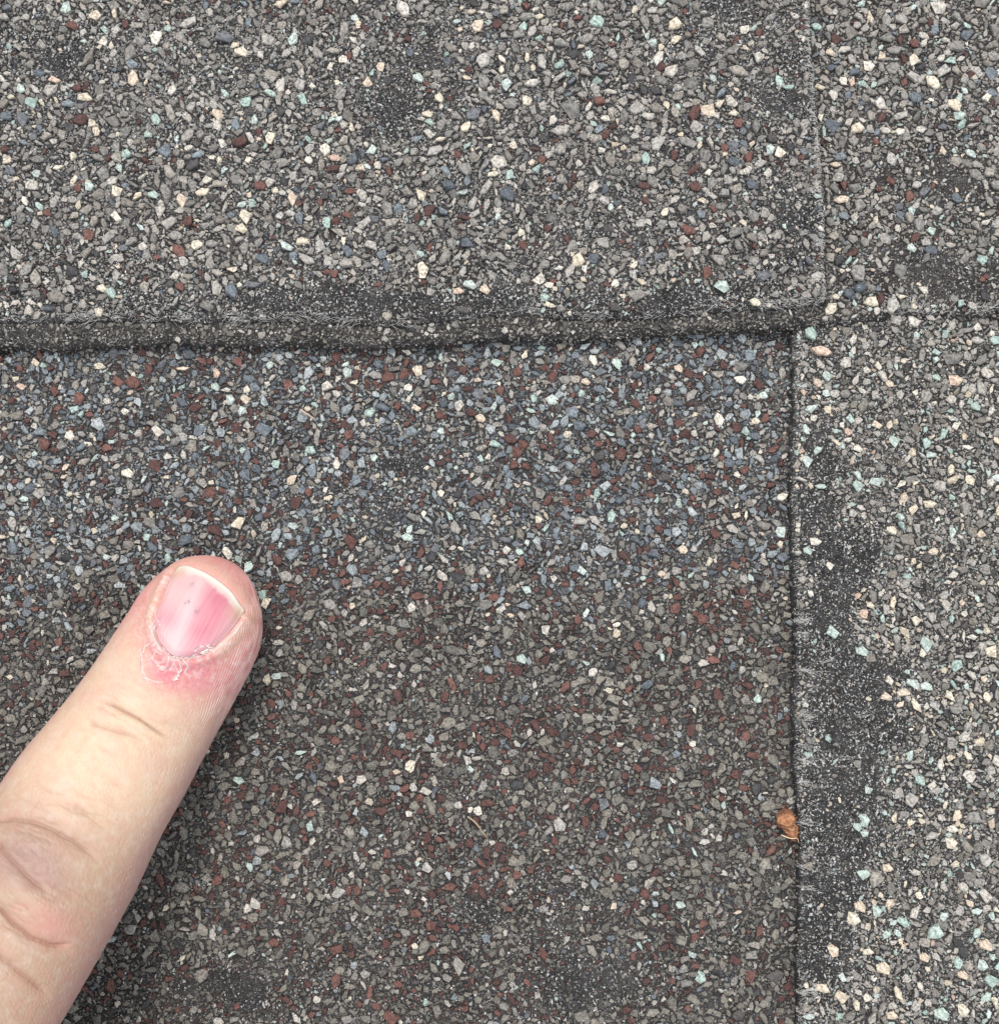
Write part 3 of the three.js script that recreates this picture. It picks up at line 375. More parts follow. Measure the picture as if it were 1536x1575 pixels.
// ------------------------------------------------------------------ the hand: a finger pointing in from the lower left, the rest of the hand outside the frame
{
  const hand = thing('hand', 'bare hand with one index finger pressing on the lower shingle', 'hand');
  // stations along the finger: [s, X, Y, half width, height of the axis]
  const ST = [[0, 355, 863, 95, 7.0], [42, 334, 900, 97, 7.2], [70, 321, 926, 99, 7.4], [142, 290, 990, 103, 8.2], [265, 227, 1095, 109, 9.7], [350, 181, 1166, 117, 11.6], [433, 133, 1236, 125, 13.8], [544, 79, 1333, 132, 16.8], [745, -27, 1503, 140, 22], [960, -150, 1685, 150, 28]];
  const C = ST.map(([, X, Y, , h]) => at(X, Y, h)), A = ST.map(([, X, Y, w], i) => w * seen(C[i].x, C[i].y, C[i].z)[2] / PX);
  const hermite = (i, t, get) => { const p = (j) => get(clamp(j, 0, ST.length - 1)), s = (j) => ST[clamp(j, 0, ST.length - 1)][0], ds = s(i + 1) - s(i), m0 = (p(i + 1) - p(i - 1)) / (s(i + 1) - s(i - 1) || 1) * ds, m1 = (p(i + 2) - p(i)) / (s(i + 2) - s(i) || 1) * ds, t2 = t * t, t3 = t2 * t; return (2 * t3 - 3 * t2 + 1) * p(i) + (t3 - 2 * t2 + t) * m0 + (-2 * t3 + 3 * t2) * p(i + 1) + (t3 - t2) * m1; };
  const axis = (s) => { let i = 0; while (i < ST.length - 2 && s > ST[i + 1][0]) i++; const t = (s - ST[i][0]) / (ST[i + 1][0] - ST[i][0]); return [hermite(i, t, (j) => C[j].x), hermite(i, t, (j) => C[j].y), hermite(i, t, (j) => C[j].z), hermite(i, t, (j) => A[j])]; };
  const UP = new THREE.Vector3(0, 1, 0);
  const frames = new Map();
  const frame = (s) => {
    const k = Math.round(s * 100); if (frames.has(k)) return frames.get(k);
    const p = axis(s), a = axis(Math.max(0, s - 6)), b = axis(s + 6), T = new THREE.Vector3(b[0] - a[0], b[1] - a[1], b[2] - a[2]).normalize(), N = T.clone().cross(UP).normalize();
    if (N.x < 0) N.negate();
    const U = N.clone().cross(T); if (U.y < 0) U.negate();
    const q = s < 120 ? Math.sqrt(Math.max(0, 1 - (1 - s / 120) ** 2)) : 1;
    const f = { c: new THREE.Vector3(p[0], p[1], p[2]), T, N, U, w: p[3] * q, full: p[3], q };
    frames.set(k, f); return f;
  };
  const mmPer = 1 / 9.9;                            // s units to mm along the finger
  const spot = (s, phi, out = 0) => {               // a point of the smooth finger; phi 0 = right flank, pi/2 = back of the finger
    const f = frame(s), c = Math.cos(phi), n = Math.sin(phi), cx = Math.sign(c) * Math.abs(c) ** 0.88, up = n > 0;
    const flat = up ? 0.80 - 0.06 * smooth(300, 60, s) : 0.86 - 0.06 * smooth(300, 60, s);
    const sy = Math.sign(n) * Math.abs(n) ** (up ? 0.92 : 0.95) * flat;
    const v = f.c.clone().addScaledVector(f.N, f.w * cx).addScaledVector(f.U, f.w * sy + (s < 120 ? -(1 - f.q) * f.full * 0.1 : 0));
    if (out) { const nx = c / 1, ny = n / 0.8, l = Math.hypot(nx, ny); v.addScaledVector(f.N, out * nx / l).addScaledVector(f.U, out * ny / l); }
    return v;
  };
  // flat coordinates of the back of the finger: s along it and w across it, both in mm
  const sw = (s, phi) => { const c = Math.cos(phi); return [s * mmPer, Math.sign(c) * Math.abs(c) ** 0.88 * frame(s).w]; };
  const phiOf = (s, w) => { const t = clamp(w / Math.max(frame(s).w, 0.01), -0.999, 0.999); return Math.acos(Math.sign(t) * Math.abs(t) ** (1 / 0.88)); };
  const table = [];
  for (let s = 2; s <= 760; s += 3) for (let k = 1; k < 120; k++) { const phi = k / 120 * Math.PI, p = spot(s, phi), [X, Y] = seen(p.x, p.y, p.z); table.push([X, Y, s, phi]); }
  const on = (X, Y) => { let b = null, d = 1e9; for (const t of table) { const e = (t[0] - X) ** 2 + (t[1] - Y) ** 2; if (e < d) { d = e; b = t; } } return sw(b[2], b[3]); };
  const path = (l) => l.map(([X, Y]) => on(X, Y));
  const toLine = (l, s, w) => { let d = 1e9, side = 0, along = 0; for (let i = 0; i < l.length - 1; i++) { const [a, b] = l[i], [c, e] = l[i + 1], x = c - a, y = e - b, t = clamp(((s - a) * x + (w - b) * y) / (x * x + y * y)), dd = Math.hypot(s - a - x * t, w - b - y * t); if (dd < d) { d = dd; side = (s - a) * y - (w - b) * x; along = (i + t) / (l.length - 1); } } return [d, side, along]; };
  // outline of the nail, from its left corner over the free edge, down the right side, round the cuticle and up the left side
  const NAIL = path([[274, 873], [285, 870], [307, 876], [325, 886], [342, 897], [357, 912], [369, 928], [376, 939], [369, 954], [358, 968], [344, 984], [330, 996], [315, 1005], [303, 1010], [291, 1012], [276, 1011], [262, 1006], [250, 992], [242, 978], [238, 960], [242, 941], [249, 922], [258, 898], [266, 881]]);
  const inNail = (s, w) => { let c = false; for (let i = 0, j = NAIL.length - 1; i < NAIL.length; j = i++) { const [a, b] = NAIL[i], [d, e] = NAIL[j]; if ((b > w) !== (e > w) && s < (d - a) * (w - b) / (e - b) + a) c = !c; } return c; };
  const closed = [...NAIL, NAIL[0]], freeEdge = NAIL.slice(0, 8), foldLine = [...NAIL.slice(8), NAIL[0]];
  const nailC = NAIL.reduce((a, p) => [a[0] + p[0] / NAIL.length, a[1] + p[1] / NAIL.length], [0, 0]);
  // creases: [points, depth, width]
  const CREASES = [
    [[[148, 1074], [177, 1086], [200, 1098], [221, 1110], [242, 1125], [273, 1142]], 0.55, 0.32],
    [[[133, 1104], [150, 1115], [171, 1122], [198, 1129], [235, 1142]], 0.32, 0.38],
    [[[133, 1185], [167, 1200], [196, 1219]], 0.07, 0.4], [[[104, 1217], [142, 1228], [177, 1242], [202, 1259]], 0.08, 0.4], [[[96, 1231], [129, 1250], [150, 1266], [170, 1281]], 0.12, 0.4],
    [[[-30, 1262], [0, 1261], [22, 1258], [56, 1266], [86, 1279], [113, 1294], [140, 1312], [158, 1335]], 0.68, 0.6],
    [[[-10, 1292], [0, 1303], [13, 1317], [34, 1339], [56, 1362], [84, 1380]], 0.6, 0.55],
    [[[-20, 1385], [0, 1400], [22, 1420], [50, 1441], [77, 1453], [97, 1455], [114, 1449]], 0.8, 0.46],
    [[[-20, 1455], [0, 1472], [22, 1488], [56, 1515], [80, 1535]], 0.5, 0.6], [[[40, 1340], [70, 1352], [104, 1376], [120, 1384]], 0.12, 0.6], [[[196, 1040], [215, 1052], [240, 1062], [262, 1066]], 0.12, 0.7],
  ].map(([l, d, w]) => { const p = path(l); return { p, d, w, lo: Math.min(...p.map((q) => q[0])) - 4, hi: Math.max(...p.map((q) => q[0])) + 4 }; });
  { // many short fine wrinkles across the two joints
    const [kS, kW] = on(55, 1330), [dS, dW] = on(205, 1108);
    for (let i = 0; i < 46; i++) { const knuckle = i < 34, S0 = (knuckle ? kS : dS) + rr(-1, 1) * (knuckle ? 11 : 5), W0 = (knuckle ? kW : dW) + rr(-6, 6), len = rr(1.2, 4), bend = (S0 - (knuckle ? kS : dS)) * 0.02 + rr(-0.08, 0.08), p = []; for (let k = -2; k <= 2; k++) p.push([S0 + bend * (k * len / 2) ** 2 * 0.5 + rr(-0.12, 0.12) + k * rr(-0.1, 0.1), W0 + k * len / 2]); CREASES.push({ p, d: rr(0.05, knuckle ? 0.16 : 0.1), w: rr(0.16, 0.3), lo: S0 - 5, hi: S0 + 5 }); }
  }
  const BULGES = [[45, 1305, 3.2, 0.45], [70, 1400, 3.6, 0.7], [20, 1360, 3, 0.35], [215, 1075, 5, 0.2], [40, 1480, 4, 0.3]].map(([X, Y, r, h]) => [...on(X, Y), r, h]);
  const FLAKES = [
    [[240, 962], [236, 972], [241, 984], [248, 996], [256, 1004], [262, 1011]], [[262, 1011], [272, 1013], [283, 1012], [292, 1011], [300, 1011], [309, 1010]], [[300, 1000], [308, 995], [318, 993], [327, 995], [322, 1001], [312, 1004]], [[327, 1001], [338, 993], [350, 983], [360, 972], [372, 957]], [[241, 940], [240, 952], [238, 962]],
    [[246, 957], [253, 965], [256, 975], [252, 977], [246, 968]], [[232, 990], [224, 994], [219, 1005], [218, 1020], [221, 1034], [228, 1044], [238, 1049], [252, 1049]], [[250, 1006], [240, 1004], [235, 1012], [240, 1020], [250, 1018]], [[262, 1011], [258, 1022], [250, 1030], [243, 1026]], [[276, 1015], [280, 1026], [276, 1038], [268, 1046]], [[284, 1014], [290, 1024], [286, 1034]],
    [[220, 1032], [222, 1042], [229, 1047]], [[234, 996], [240, 990], [246, 994]], [[262, 1030], [268, 1022], [274, 1030]],
  ].map(path);
  const RED = [[262, 1022, 3.4, 1], [255, 1032, 2.6, 0.9], [300, 1035, 4, 0.75], [330, 1040, 3.6, 0.5], [240, 1000, 2, 0.5]].map(([X, Y, r, k]) => [...on(X, Y), r, k]);
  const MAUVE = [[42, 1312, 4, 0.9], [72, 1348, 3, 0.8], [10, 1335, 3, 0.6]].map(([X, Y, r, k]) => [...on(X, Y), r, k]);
  const PINK = [[82, 1425, 2.8, 0.5]].map(([X, Y, r, k]) => [...on(X, Y), r, k]);

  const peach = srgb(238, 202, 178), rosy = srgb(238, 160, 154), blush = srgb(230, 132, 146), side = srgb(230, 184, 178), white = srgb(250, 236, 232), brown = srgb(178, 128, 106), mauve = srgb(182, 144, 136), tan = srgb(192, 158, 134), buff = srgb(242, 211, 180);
  const SKIN_GAIN = 0.6;
  const col = new THREE.Color();
  function skinAt(s, phi) {                          // relief (mm) and colour of the skin
    const S = s * mmPer, [, w] = sw(s, phi), back = Math.sin(phi), f = frame(s), ring = phi * f.full;
    let d = 0; col.copy(peach);
    const m = fbm(S / 5 + 3, ring / 5, 3);
    col.lerp(buff, clamp(0.5 + m));
    col.lerp(tan, smooth(40, 56, S) * 0.75);  // lower finger: darker knuckle skin, with some shade put into the colour
    col.lerp(side, smooth(0.75, 0.1, back) * 0.8);
    const tip = smooth(24, 9, S + 1.5 * noise(ring / 3, S / 3));
    col.lerp(rosy, clamp(tip * (0.95 + 0.3 * m)));
    { const mot = fbm(S / 1.1 + 60, ring / 1.1, 3); col.lerp(mot > 0 ? rosy : white, Math.abs(mot) * 0.34); const fine = noise(S / 0.16, ring / 0.2) * 0.5 + noise(S / 0.34 + 9, ring / 0.3) * 0.5; col.multiplyScalar(1 + 0.07 * fine); }
    // fine skin lozenges everywhere on the back, coarser over the knuckles
    const k = 0.5 + 0.4 * smooth(40, 52, S);
    d += 0.035 * k * (Math.abs(noise(S / 0.42 + 0.6 * noise(ring / 0.8, S), ring / 0.9)) + Math.abs(noise(S / 0.3 + 4, ring / 0.4)) - 0.6);
    d += 0.05 * fbm(S / 1.6, ring / 2.4 + 9, 3);
    { const wx = 0.5 * noise(S / 1.3, ring / 1.3), wy = 0.5 * noise(S / 1.5 + 20, ring / 1.5); let line = 0; for (const a of [0.55, -0.6, 1.45]) { const u = ((S + wx) * Math.cos(a) + (ring + wy) * Math.sin(a)) / 0.62; line = Math.max(line, 1 - 5 * Math.abs(u - Math.floor(u) - 0.5)); } const on2 = smooth(14, 22, S) * clamp(0.6 + noise(S / 3, ring / 3)); d -= 0.035 * Math.max(0, line) * on2; }
    if (back > -0.1) {
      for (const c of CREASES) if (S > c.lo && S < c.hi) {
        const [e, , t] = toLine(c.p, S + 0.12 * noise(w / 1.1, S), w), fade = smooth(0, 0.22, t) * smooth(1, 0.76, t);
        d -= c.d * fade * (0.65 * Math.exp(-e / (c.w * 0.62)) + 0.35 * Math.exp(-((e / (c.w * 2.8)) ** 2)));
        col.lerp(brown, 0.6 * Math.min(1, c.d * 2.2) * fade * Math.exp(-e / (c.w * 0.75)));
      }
      for (const [bs, bw, r, h] of BULGES) d += h * Math.exp(-(((S - bs) ** 2 + (w - bw) ** 2) / (r * r)));
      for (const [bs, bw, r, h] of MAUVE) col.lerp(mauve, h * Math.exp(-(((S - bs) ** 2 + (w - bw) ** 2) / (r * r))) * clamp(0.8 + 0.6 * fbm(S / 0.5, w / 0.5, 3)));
      for (const [bs, bw, r, h] of PINK) col.lerp(rosy, h * Math.exp(-(((S - bs) ** 2 + (w - bw) ** 2) / (r * r))));
    }
    if (S < 28) {
      for (const [bs, bw, r, h] of RED) { const g = Math.exp(-(((S - bs) ** 2 + (w - bw) ** 2) / (r * r))); col.lerp(blush, h * g * clamp(0.8 + 0.7 * fbm(S / 0.6, w / 0.6, 4))); d += 0.03 * g * fbm(S / 0.4, w / 0.4, 3); }
      // print ridges round the flanks and the tip
      const flank = smooth(0.9, 0.5, back) * (Math.cos(phi) > 0 ? 1 : 0.35) * smooth(28, 21, S);
      const over = smooth(4.2, 1.4, S) * 0.55;
      const warp = 0.8 * fbm(S / 6, ring / 6, 2), wav = 0.5 + 0.5 * Math.sin((ring * 1.0 + 0.10 * S + warp) * 2 * Math.PI / 0.52);
      const str = Math.max(flank, over) * clamp(0.65 + 0.7 * noise(S / 1.4, ring / 0.9));
      d += 0.10 * str * (wav - 0.5);
      col.lerp(rosy, 0.5 * str * (1 - wav)); col.lerp(white, str * 0.75 * wav * wav);
      if (back > 0) {
        const nl = toLine(closed, S, w), inn = inNail(S, w), fold = toLine(foldLine, S, w)[0], free = toLine(freeEdge, S, w)[0];
        if (inn) { d = -0.55 * smooth(0, 0.45, nl[0]) - 0.12; col.lerp(blush, 0.6); }
        else {
          const e = nl[0], near = smooth(0.9, 0.1, free - e * 0.6);
          const prox = smooth(13.2, 15.2, S);
          d += (0.34 + 0.1 * prox) * (1 - 0.75 * near) * Math.exp(-(((e - 0.75) / 0.85) ** 2)) - 0.30 * (1 - near * 0.3) * Math.exp(-((e / 0.24) ** 2));
          col.lerp(buff, 0.35 * Math.exp(-(((e - 1) / 1.0) ** 2)) * (1 - prox));
          // dry flaky rim
          const dry = Math.exp(-(((fold - 0.55) / 0.6) ** 2)) * (1 - near) * clamp(0.25 + 1.5 * fbm(S / 0.5 + 5, w / 0.5, 3));
          col.lerp(white, 0.75 * dry); d += 0.07 * dry;
          const patch = clamp(fbm(S / 0.42, w / 0.42 + 30, 3) * 2.2) * Math.exp(-(((fold - 2) / 2.4) ** 2)) * smooth(9, 14, S);
          col.lerp(white, 0.4 * patch); d += 0.025 * patch;
          for (const l of FLAKES) { const q = toLine(l, S, w)[0]; if (q < 0.5) { const g = Math.exp(-((q / 0.13) ** 2)); col.lerp(white, 0.6 * g); d += 0.1 * g; } }
        }
      }
    }
    return d;
  }
  const skinMat = new THREE.MeshPhysicalMaterial({ vertexColors: true, roughness: 0.52, sheen: 0.25, sheenRoughness: 0.5, sheenColor: new THREE.Color(1, 0.75, 0.65) });
  // rows along the finger: close together over the nail and the tip
  const rows = []; for (let s = 0; s < 12; s += 0.5) rows.push(s * s / 12); for (let s = 12; s < 300; s += 1.05) rows.push(s); for (let s = 300; s < 800; s += 1.7) rows.push(s); for (let s = 800; s <= 960; s += 8) rows.push(s);
  const cols = []; for (let k = 0; k < 330; k++) cols.push(k / 330 * Math.PI * 1.1 - 0.05 * Math.PI); for (let k = 0; k < 50; k++) cols.push(Math.PI * 1.05 + k / 50 * Math.PI * 0.9);
  const pos = [], colr = [], idx = [], n = cols.length;
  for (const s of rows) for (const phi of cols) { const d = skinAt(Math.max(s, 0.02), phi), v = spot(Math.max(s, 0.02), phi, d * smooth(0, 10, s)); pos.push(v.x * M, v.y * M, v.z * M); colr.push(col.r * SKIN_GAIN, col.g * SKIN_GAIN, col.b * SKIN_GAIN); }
  for (let j = 0; j < rows.length - 1; j++) for (let i = 0; i < n; i++) { const a = j * n + i, b = j * n + (i + 1) % n, c = a + n, d = b + n; idx.push(a, c, b, b, c, d); }
  const fg = new THREE.BufferGeometry(); fg.setAttribute('position', new THREE.Float32BufferAttribute(pos, 3)); fg.setAttribute('color', new THREE.Float32BufferAttribute(colr, 3)); fg.setIndex(idx);
  { // faces outwards
    const a = new THREE.Vector3().fromArray(pos, idx[90000] * 3), b = new THREE.Vector3().fromArray(pos, idx[90001] * 3), c = new THREE.Vector3().fromArray(pos, idx[90002] * 3);
    const nn = b.clone().sub(a).cross(c.clone().sub(a)), r = rows[Math.floor(30000 / 2 / n) ] ?? 100, f = frame(Math.max(1, rows[Math.floor(idx[90000] / n)]));
    if (nn.dot(a.clone().sub(f.c.clone().multiplyScalar(M))) < 0) for (let i = 0; i < idx.length; i += 3) { const t = idx[i + 1]; idx[i + 1] = idx[i + 2]; idx[i + 2] = t; }
    fg.setIndex(idx);
  }
  fg.computeVertexNormals();

  // the rest of the hand: palm, folded fingers, thumb, wrist and forearm, out of the frame
  const tip = frame(960), base = tip.c.clone(), T = tip.T.clone(), N = tip.N.clone(), U = tip.U.clone();
  const P = (a, b, c) => base.clone().addScaledVector(T, a).addScaledVector(N, b).addScaledVector(U, c);
  const bones = [];
  const bone = (a, b, ra, rb) => bones.push([a, b, ra, rb]);
  bone(P(0, 0, -1), P(22, 1, 0), 8, 12);                                    // index root
  bone(P(22, 1, 1), P(88, 14, 4), 13, 17);                                     // palm, three bones
  bone(P(24, 20, 1), P(88, 22, 2), 12.5, 17); bone(P(30, 38, -1), P(88, 32, 0), 12, 16); bone(P(38, 55, -4), P(88, 42, -2), 10.5, 15);
  [[P(24, 20, 2), 0], [P(30, 38, 0), 1], [P(38, 55, -3), 2]].forEach(([k, i]) => { // three folded fingers
    const a = P([-4, 0, 10][i], 24 + i * 18, -13), b = P([14, 16, 22][i], 24 + i * 17, -29), c = P([30, 30, 34][i], 24 + i * 16.5, -25);
    bone(k, a, 10.5 - i * 0.6, 9.6 - i * 0.6); bone(a, b, 9.4 - i * 0.6, 8.4 - i * 0.6); bone(b, c, 8.4 - i * 0.6, 7.4 - i * 0.5);
  });
  bone(P(82, 4, 0), P(40, -22, -9), 15, 12); bone(P(40, -22, -9), P(8, -31, -15), 11.5, 10); bone(P(8, -31, -15), P(-22, -29, -17), 10, 8); // thumb
  bone(P(88, 26, 1), P(120, 24, 4), 21, 20); bone(P(120, 24, 4), P(230, 20, 26), 20, 27);                    // wrist and forearm
  const lo = new THREE.Vector3(1e9, 1e9, 1e9), hi = lo.clone().negate();
  for (const [a, b, ra, rb] of bones) for (const [p, r] of [[a, ra], [b, rb]]) { lo.min(p.clone().subScalar(r + 4)); hi.max(p.clone().addScalar(r + 4)); }
  const size = Math.max(hi.x - lo.x, hi.y - lo.y, hi.z - lo.z), mid = lo.clone().add(hi).multiplyScalar(0.5), RES = 84;
  const mc = new MarchingCubes(RES, skinMat, false, false, 400000); mc.isolation = 0;
  const q = new THREE.Vector3(), ab = new THREE.Vector3(), ap = new THREE.Vector3();
  for (let k = 0; k < RES; k++) for (let j = 0; j < RES; j++) for (let i = 0; i < RES; i++) {
    q.set(mid.x + (i / RES * 2 - 1) * size / 2, mid.y + (j / RES * 2 - 1) * size / 2, mid.z + (k / RES * 2 - 1) * size / 2);
    let acc = 0; const K = 2.2;
    for (const [a, b, ra, rb] of bones) { ab.copy(b).sub(a); ap.copy(q).sub(a); const t = clamp(ap.dot(ab) / ab.lengthSq()); acc += Math.exp(-(ap.addScaledVector(ab, -t).length() - lerp(ra, rb, t)) / K); }
    mc.field[k * RES * RES + j * RES + i] = K * Math.log(acc + 1e-30);
  }
  mc.update();
  const hg = new THREE.BufferGeometry(), hp = mc.positionArray.slice(0, mc.count * 3), hn = mc.normalArray.slice(0, mc.count * 3), hc = new Float32Array(mc.count * 3), ti = [];
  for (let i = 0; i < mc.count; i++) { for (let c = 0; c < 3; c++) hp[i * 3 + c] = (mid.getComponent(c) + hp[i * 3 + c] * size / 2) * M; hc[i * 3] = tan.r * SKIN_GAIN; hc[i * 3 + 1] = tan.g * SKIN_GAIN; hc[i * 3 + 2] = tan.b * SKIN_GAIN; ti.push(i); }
  hg.setAttribute('position', new THREE.BufferAttribute(hp, 3)); hg.setAttribute('normal', new THREE.BufferAttribute(hn, 3)); hg.setAttribute('color', new THREE.BufferAttribute(hc, 3)); hg.setIndex(ti);
  mesh('skin', mergeGeometries([fg, hg]), skinMat, hand);

  // fingernail
  {
    const RINGS = 46, SEG = 192, p = [], c = [], ix = [], edge = [];
    const curve = new THREE.CatmullRomCurve3(NAIL.map(([s, w]) => new THREE.Vector3(s, w, 0)), true, 'centripetal');
    for (let i = 0; i < SEG; i++) { const v = curve.getPoint(i / SEG); edge.push([v.x, v.y]); }
    const ridge = path([[318, 880], [300, 915], [288, 945], [274, 985], [268, 1005]]), deep = path([[345, 905], [325, 940], [305, 975], [296, 1000]]), warm = on(290, 880), cornerL = on(270, 878), cornerR = on(370, 945);
    const dots = [[297, 900, .28], [290, 925, .22], [293, 924, .2], [303, 938, .34], [300, 943, .28], [286, 929, .18]].map(([X, Y, r]) => [...on(X, Y), r]);
    const rosePale = srgb(242, 202, 204), rose = srgb(228, 124, 150), milk = srgb(240, 216, 220), rim = srgb(252, 247, 238), amber = srgb(228, 186, 140), grey = srgb(120, 90, 110);
    const put = (s, w, out) => { const S = s / mmPer, v = spot(S, phiOf(S, w), out); p.push(v.x * M, v.y * M, v.z * M); };
    for (let r = 0; r <= RINGS; r++) for (let i = 0; i < SEG; i++) {
      const t = r / RINGS, s = lerp(nailC[0], edge[i][0], t * 0.995), w = lerp(nailC[1], edge[i][1], t * 0.995);
      const free = toLine(freeEdge, s, w)[0], rd = toLine(ridge, s, w), dp = toLine(deep, s, w)[0], e = toLine(closed, s, w)[0];
      const lift = 0.14 - 0.26 * smooth(1.0, 0, e) * smooth(0, 0.9, free) + 0.07 * Math.exp(-((rd[0] / 0.9) ** 2)) + 0.02 * noise(w / 0.28 + 0.1 * s, s / 6) + 0.06 * fbm(s / 3, w / 2, 2);
      put(s, w, lift);
      const streak = noise(w / 0.35 + 0.25 * s * 0.3, s / 5);
      col.copy(rosePale).lerp(rose, 0.95 * Math.exp(-((dp / 2.8) ** 2)) * clamp(0.9 + 0.13 * streak));
      col.lerp(rose, 0.6 * Math.exp(-(((s - on(256, 955)[0]) / 3) ** 2 + ((w - on(256, 955)[1]) / 2) ** 2)));
      col.lerp(milk, 0.62 * Math.exp(-((rd[0] / (0.75 + 0.5 * rd[2])) ** 2)) * clamp(0.92 + 0.15 * streak));
      col.lerp(milk, 0.35 * smooth(12.0, 15, s));
      col.lerp(rim, 0.95 * smooth(1.5 + 0.5 * noise(w / 1.0, 3) + 0.2 * noise(w / 0.3, s), 0.6, free));
      for (const cn of [cornerL, cornerR]) col.lerp(amber, 0.55 * Math.exp(-(((s - cn[0]) ** 2 + (w - cn[1]) ** 2) / 2.4)));
      for (const [a, b, q] of dots) { const g = Math.exp(-((((s - a) / 1.6) ** 2 + (w - b) ** 2) / (q * q))); col.lerp(grey, 0.7 * g * clamp(0.6 + noise(s / 0.12, w / 0.12))); }
      c.push(col.r * 0.6, col.g * 0.585, col.b * 0.585);
    }
    for (let i = 0; i < SEG; i++) { put(edge[i][0], edge[i][1], -0.45); c.push(0.62, 0.5, 0.42); }
    for (let r = 0; r <= RINGS; r++) for (let i = 0; i < SEG; i++) { const a = r * SEG + i, b = r * SEG + (i + 1) % SEG; ix.push(a, a + SEG, b, b, a + SEG, b + SEG); }
    const g = new THREE.BufferGeometry(); g.setAttribute('position', new THREE.Float32BufferAttribute(p, 3)); g.setAttribute('color', new THREE.Float32BufferAttribute(c, 3)); g.setIndex(ix); g.computeVertexNormals();
    const nrm = g.attributes.normal; if (nrm.getY(SEG * 10) < 0) { for (let i = 0; i < ix.length; i += 3) { const t = ix[i + 1]; ix[i + 1] = ix[i + 2]; ix[i + 2] = t; } g.setIndex(ix); g.computeVertexNormals(); }
    const m = mesh('fingernail', g, new THREE.MeshPhysicalMaterial({ vertexColors: true, roughness: 0.5, clearcoat: 0.08, clearcoatRoughness: 0.4 }), hand);
    m.userData.label = 'pink fingernail with a pale ridge, white free edge and ragged cuticle';
  }
  { // peeling skin round the cuticle
    const list = [];
    const rim = [0, 1, 1, 1, 2, 2, 3, 5, 6, 8, 9, 11];
    for (let i = 0; i < 210; i++) {                  // each a small torn plate, flat on the skin with one edge lifted
      const l = FLAKES[rim[i % rim.length]], k = Math.floor(rnd() * (l.length - 1)), t = rnd(), S = lerp(l[k][0], l[k + 1][0], t) + rr(-0.22, 0.22), W = lerp(l[k][1], l[k + 1][1], t) + rr(-0.22, 0.22);
      const dir = Math.atan2(l[k + 1][1] - l[k][1], l[k + 1][0] - l[k][0]) + rr(-0.4, 0.4), L = rr(0.12, 0.5), B = rr(0.04, 0.13), n = 8, top = [], pos = [], lift = rr(0.03, 0.16), base = rr(0.05, 0.14);
      for (let a = 0; a < n; a++) { const f = a / n * 6.283, r = rr(0.65, 1.15), x = Math.cos(f) * L * r, y = Math.sin(f) * B * r, s1 = S + x * Math.cos(dir) - y * Math.sin(dir), w1 = W + x * Math.sin(dir) + y * Math.cos(dir), u = s1 / mmPer; top.push(spot(u, phiOf(u, w1), base + lift * clamp(0.5 + y / B * 0.7))); }
      const c0 = top.reduce((q, v) => q.add(v), new THREE.Vector3()).divideScalar(n), dn = new THREE.Vector3(0, 0.025, 0);
      for (let a = 0; a < n; a++) { const p = top[a], q = top[(a + 1) % n]; for (const v of [c0, q, p, p, q, q.clone().sub(dn), p, q.clone().sub(dn), p.clone().sub(dn)]) pos.push(v.x * M, v.y * M, v.z * M); }
      const g = new THREE.BufferGeometry(); g.setAttribute('position', new THREE.Float32BufferAttribute(pos, 3)); g.computeVertexNormals(); list.push(g);
    }
    const m = mesh('peeling_skin', mergeGeometries(list), new THREE.MeshStandardMaterial({ color: srgb(236, 214, 210).multiplyScalar(0.8), roughness: 0.6 }), hand);
    m.userData = { kind: 'stuff', label: 'thin white flakes of dry skin round the cuticle' };
  }
}

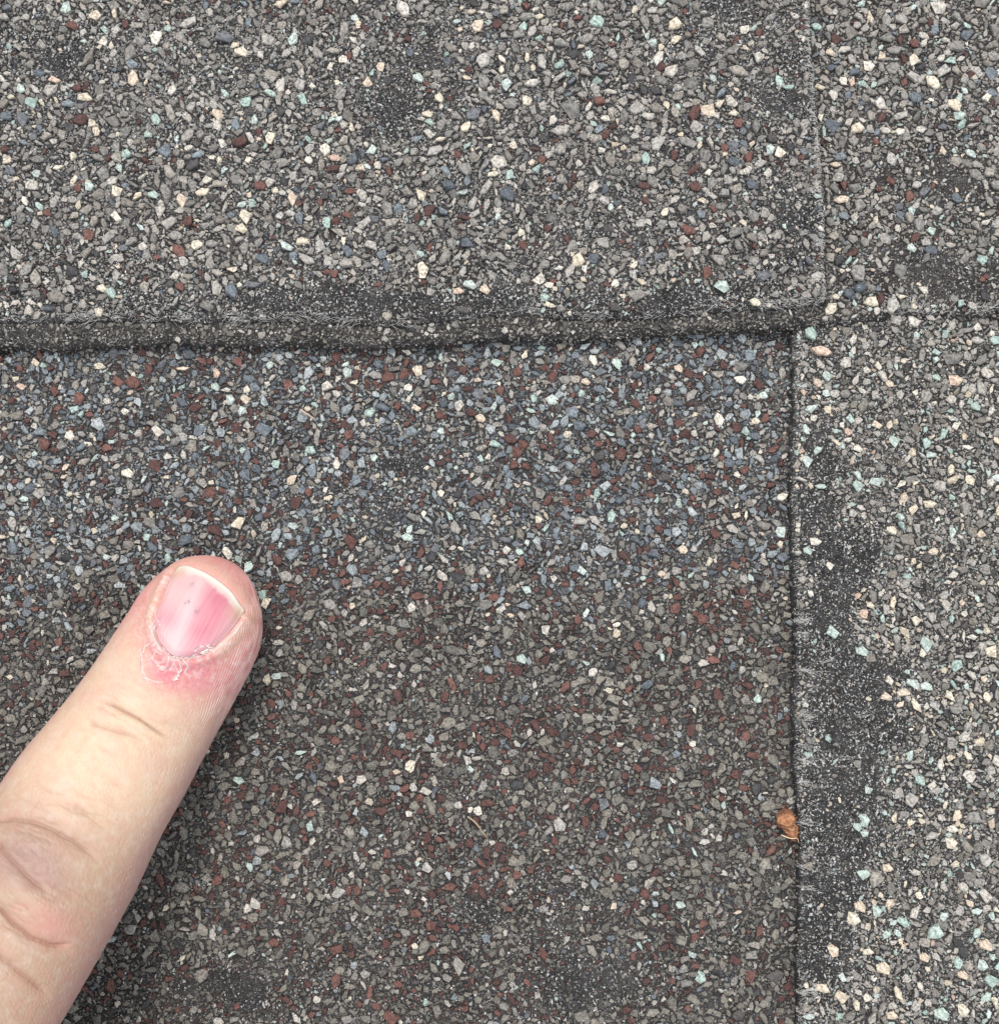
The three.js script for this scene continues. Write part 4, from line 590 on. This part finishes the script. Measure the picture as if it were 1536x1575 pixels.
// ------------------------------------------------------------------ small things lying on the shingles
{ // orange fragment
  const p = at(1211, 1267, 1.3), g = thing('orange_fragment', 'small rough orange fragment wedged against the edge of the pale right-hand tab', 'fragment');
  g.position.set(p.x * M, p.y * M, p.z * M);
  const prof = []; for (let i = 0; i <= 13; i++) { const t = i / 13; prof.push(new THREE.Vector2(1.62 * Math.sin(Math.PI * Math.pow(t, 0.8)) ** 0.7 * (1 - 0.35 * t) + 0.001, (t - 0.45) * 4.9)); }
  const lathe = new THREE.LatheGeometry(prof, 13), v = lathe.attributes.position;
  for (let i = 0; i < v.count; i++) {
    const x = v.getX(i), y = v.getY(i), z = v.getZ(i), k = 1 + 0.55 * fbm(x * 0.8 + 3, y * 0.7 + z * 0.8, 3);
    v.setXYZ(i, x * k + 0.3 * smooth(-0.2, 2.4, y), y + 0.2 * noise(x * 2, z * 2), z * k * 0.8);
  }
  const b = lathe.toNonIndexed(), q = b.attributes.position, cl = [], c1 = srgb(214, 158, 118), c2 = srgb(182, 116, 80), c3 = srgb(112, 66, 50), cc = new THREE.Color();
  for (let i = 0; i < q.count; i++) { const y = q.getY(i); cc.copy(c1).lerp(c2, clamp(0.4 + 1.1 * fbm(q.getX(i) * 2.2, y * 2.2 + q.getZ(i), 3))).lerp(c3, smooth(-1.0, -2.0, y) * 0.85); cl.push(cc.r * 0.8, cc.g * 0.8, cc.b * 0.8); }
  b.setAttribute('color', new THREE.Float32BufferAttribute(cl, 3)); b.rotateX(Math.PI / 2); b.rotateY(0.25); b.scale(M, M, M); b.computeVertexNormals();
  mesh('husk', b, new THREE.MeshStandardMaterial({ vertexColors: true, roughness: 0.85, map: rockMap, bumpMap: rockBump, bumpScale: 0.0004 }), g);
  const V = (X, Y, h) => at(X, Y, h).sub(p);
  mesh('thread', strand([V(1201, 1284, 1.7), V(1210, 1288, 2.0), V(1219, 1290, 2.1), V(1225, 1289, 2.2), V(1228, 1297, 2.2)], 0.07, 5), new THREE.MeshStandardMaterial({ color: srgb(226, 196, 162), roughness: 0.6 }), g);
  const fuzz = []; for (let i = 0; i < 150; i++) { const k = Math.floor(rnd() * q.count), o = new THREE.Vector3().fromBufferAttribute(b.attributes.position, k).divideScalar(M), n = new THREE.Vector3().fromBufferAttribute(b.attributes.normal, k).add(new THREE.Vector3(rr(-0.8, 0.8), rr(-0.8, 0.8), rr(-0.8, 0.8))).normalize(); fuzz.push(strand([o, o.clone().addScaledVector(n, 0.15), o.clone().addScaledVector(n, rr(0.25, 0.4)).add(new THREE.Vector3(rr(-0.1, 0.1), 0, rr(-0.1, 0.1)))], 0.022)); }
  const m = mesh('fuzz', mergeGeometries(fuzz), new THREE.MeshStandardMaterial({ color: srgb(196, 136, 98), roughness: 0.9 }), g); m.userData.kind = 'stuff';
}
{ // tiny dark bug
  const x0 = at(1322, 443, 4.4), h = LAYERS.backUp.surf(x0.x, x0.z), p = at(1322, 443, h + 1.1), g = thing('beetle', 'tiny blue-black beetle with thin bent legs among cream stones beside the tab corner', 'insect');
  g.position.set(p.x * M, p.y * M, p.z * M);
  const shell = new THREE.MeshPhysicalMaterial({ color: srgb(70, 80, 92).multiplyScalar(0.8), roughness: 0.42, clearcoat: 0.3 }), black = new THREE.MeshStandardMaterial({ color: srgb(30, 30, 34), roughness: 0.4 });
  const a = new THREE.SphereGeometry(1, 32, 20), v = a.attributes.position; for (let i = 0; i < v.count; i++) { const x = v.getX(i), y = v.getY(i), z = v.getZ(i); v.setXYZ(i, x * 0.92, y * 0.55 - (Math.abs(z) < 0.09 && y > 0 ? 0.03 : 0), z * (0.74 - 0.12 * x)); } a.scale(M, M, M); a.computeVertexNormals();
  mesh('body', a, shell, g);
  mesh('head', new THREE.SphereGeometry(0.34 * M, 16, 12).scale(0.8, 0.7, 1.1).translate(0.98 * M, -0.08 * M, 0), black, g);
  for (const s of [-1, 1]) for (const [x, dx] of [[0.5, 0.7], [0, -0.1], [-0.5, -0.75]]) mesh('leg', strand([new THREE.Vector3(x, -0.15, s * 0.5), new THREE.Vector3(x + dx * 0.5, 0.12, s * 0.95), new THREE.Vector3(x + dx, -0.35, s * 1.25), new THREE.Vector3(x + dx * 1.25, -0.75, s * 1.45)], 0.075, 5), black, g);
}
{ // two dry slivers of plant
  const dry = new THREE.MeshStandardMaterial({ color: srgb(158, 144, 120), roughness: 0.8 }), pinkish = new THREE.MeshStandardMaterial({ color: srgb(176, 150, 136), roughness: 0.8 });
  const lay = (name, label, pts, r, mat) => { const w = pts.map(([X, Y]) => at(X, Y, 1.1)), o = w[0].clone(), g = strand(w.map((q, i) => q.clone().sub(o).setY(0.35 * Math.sin(i))), r, 6); const m = mesh(numbered(name), g, mat); m.position.copy(o).multiplyScalar(M); m.userData = { label, category: 'plant sliver' }; };
  lay('dry_sliver', 'curved tan plant sliver on the grey stones low in the middle of the lower shingle', [[719, 1256], [729, 1263], [737, 1272], [742, 1280], [750, 1290]], 0.12, dry);
  lay('dry_sliver', 'short straight pinkish sliver lying among blue stones below the frayed lip', [[462, 630], [472, 637], [485, 645]], 0.17, pinkish);
}
renderer.render(scene, camera);
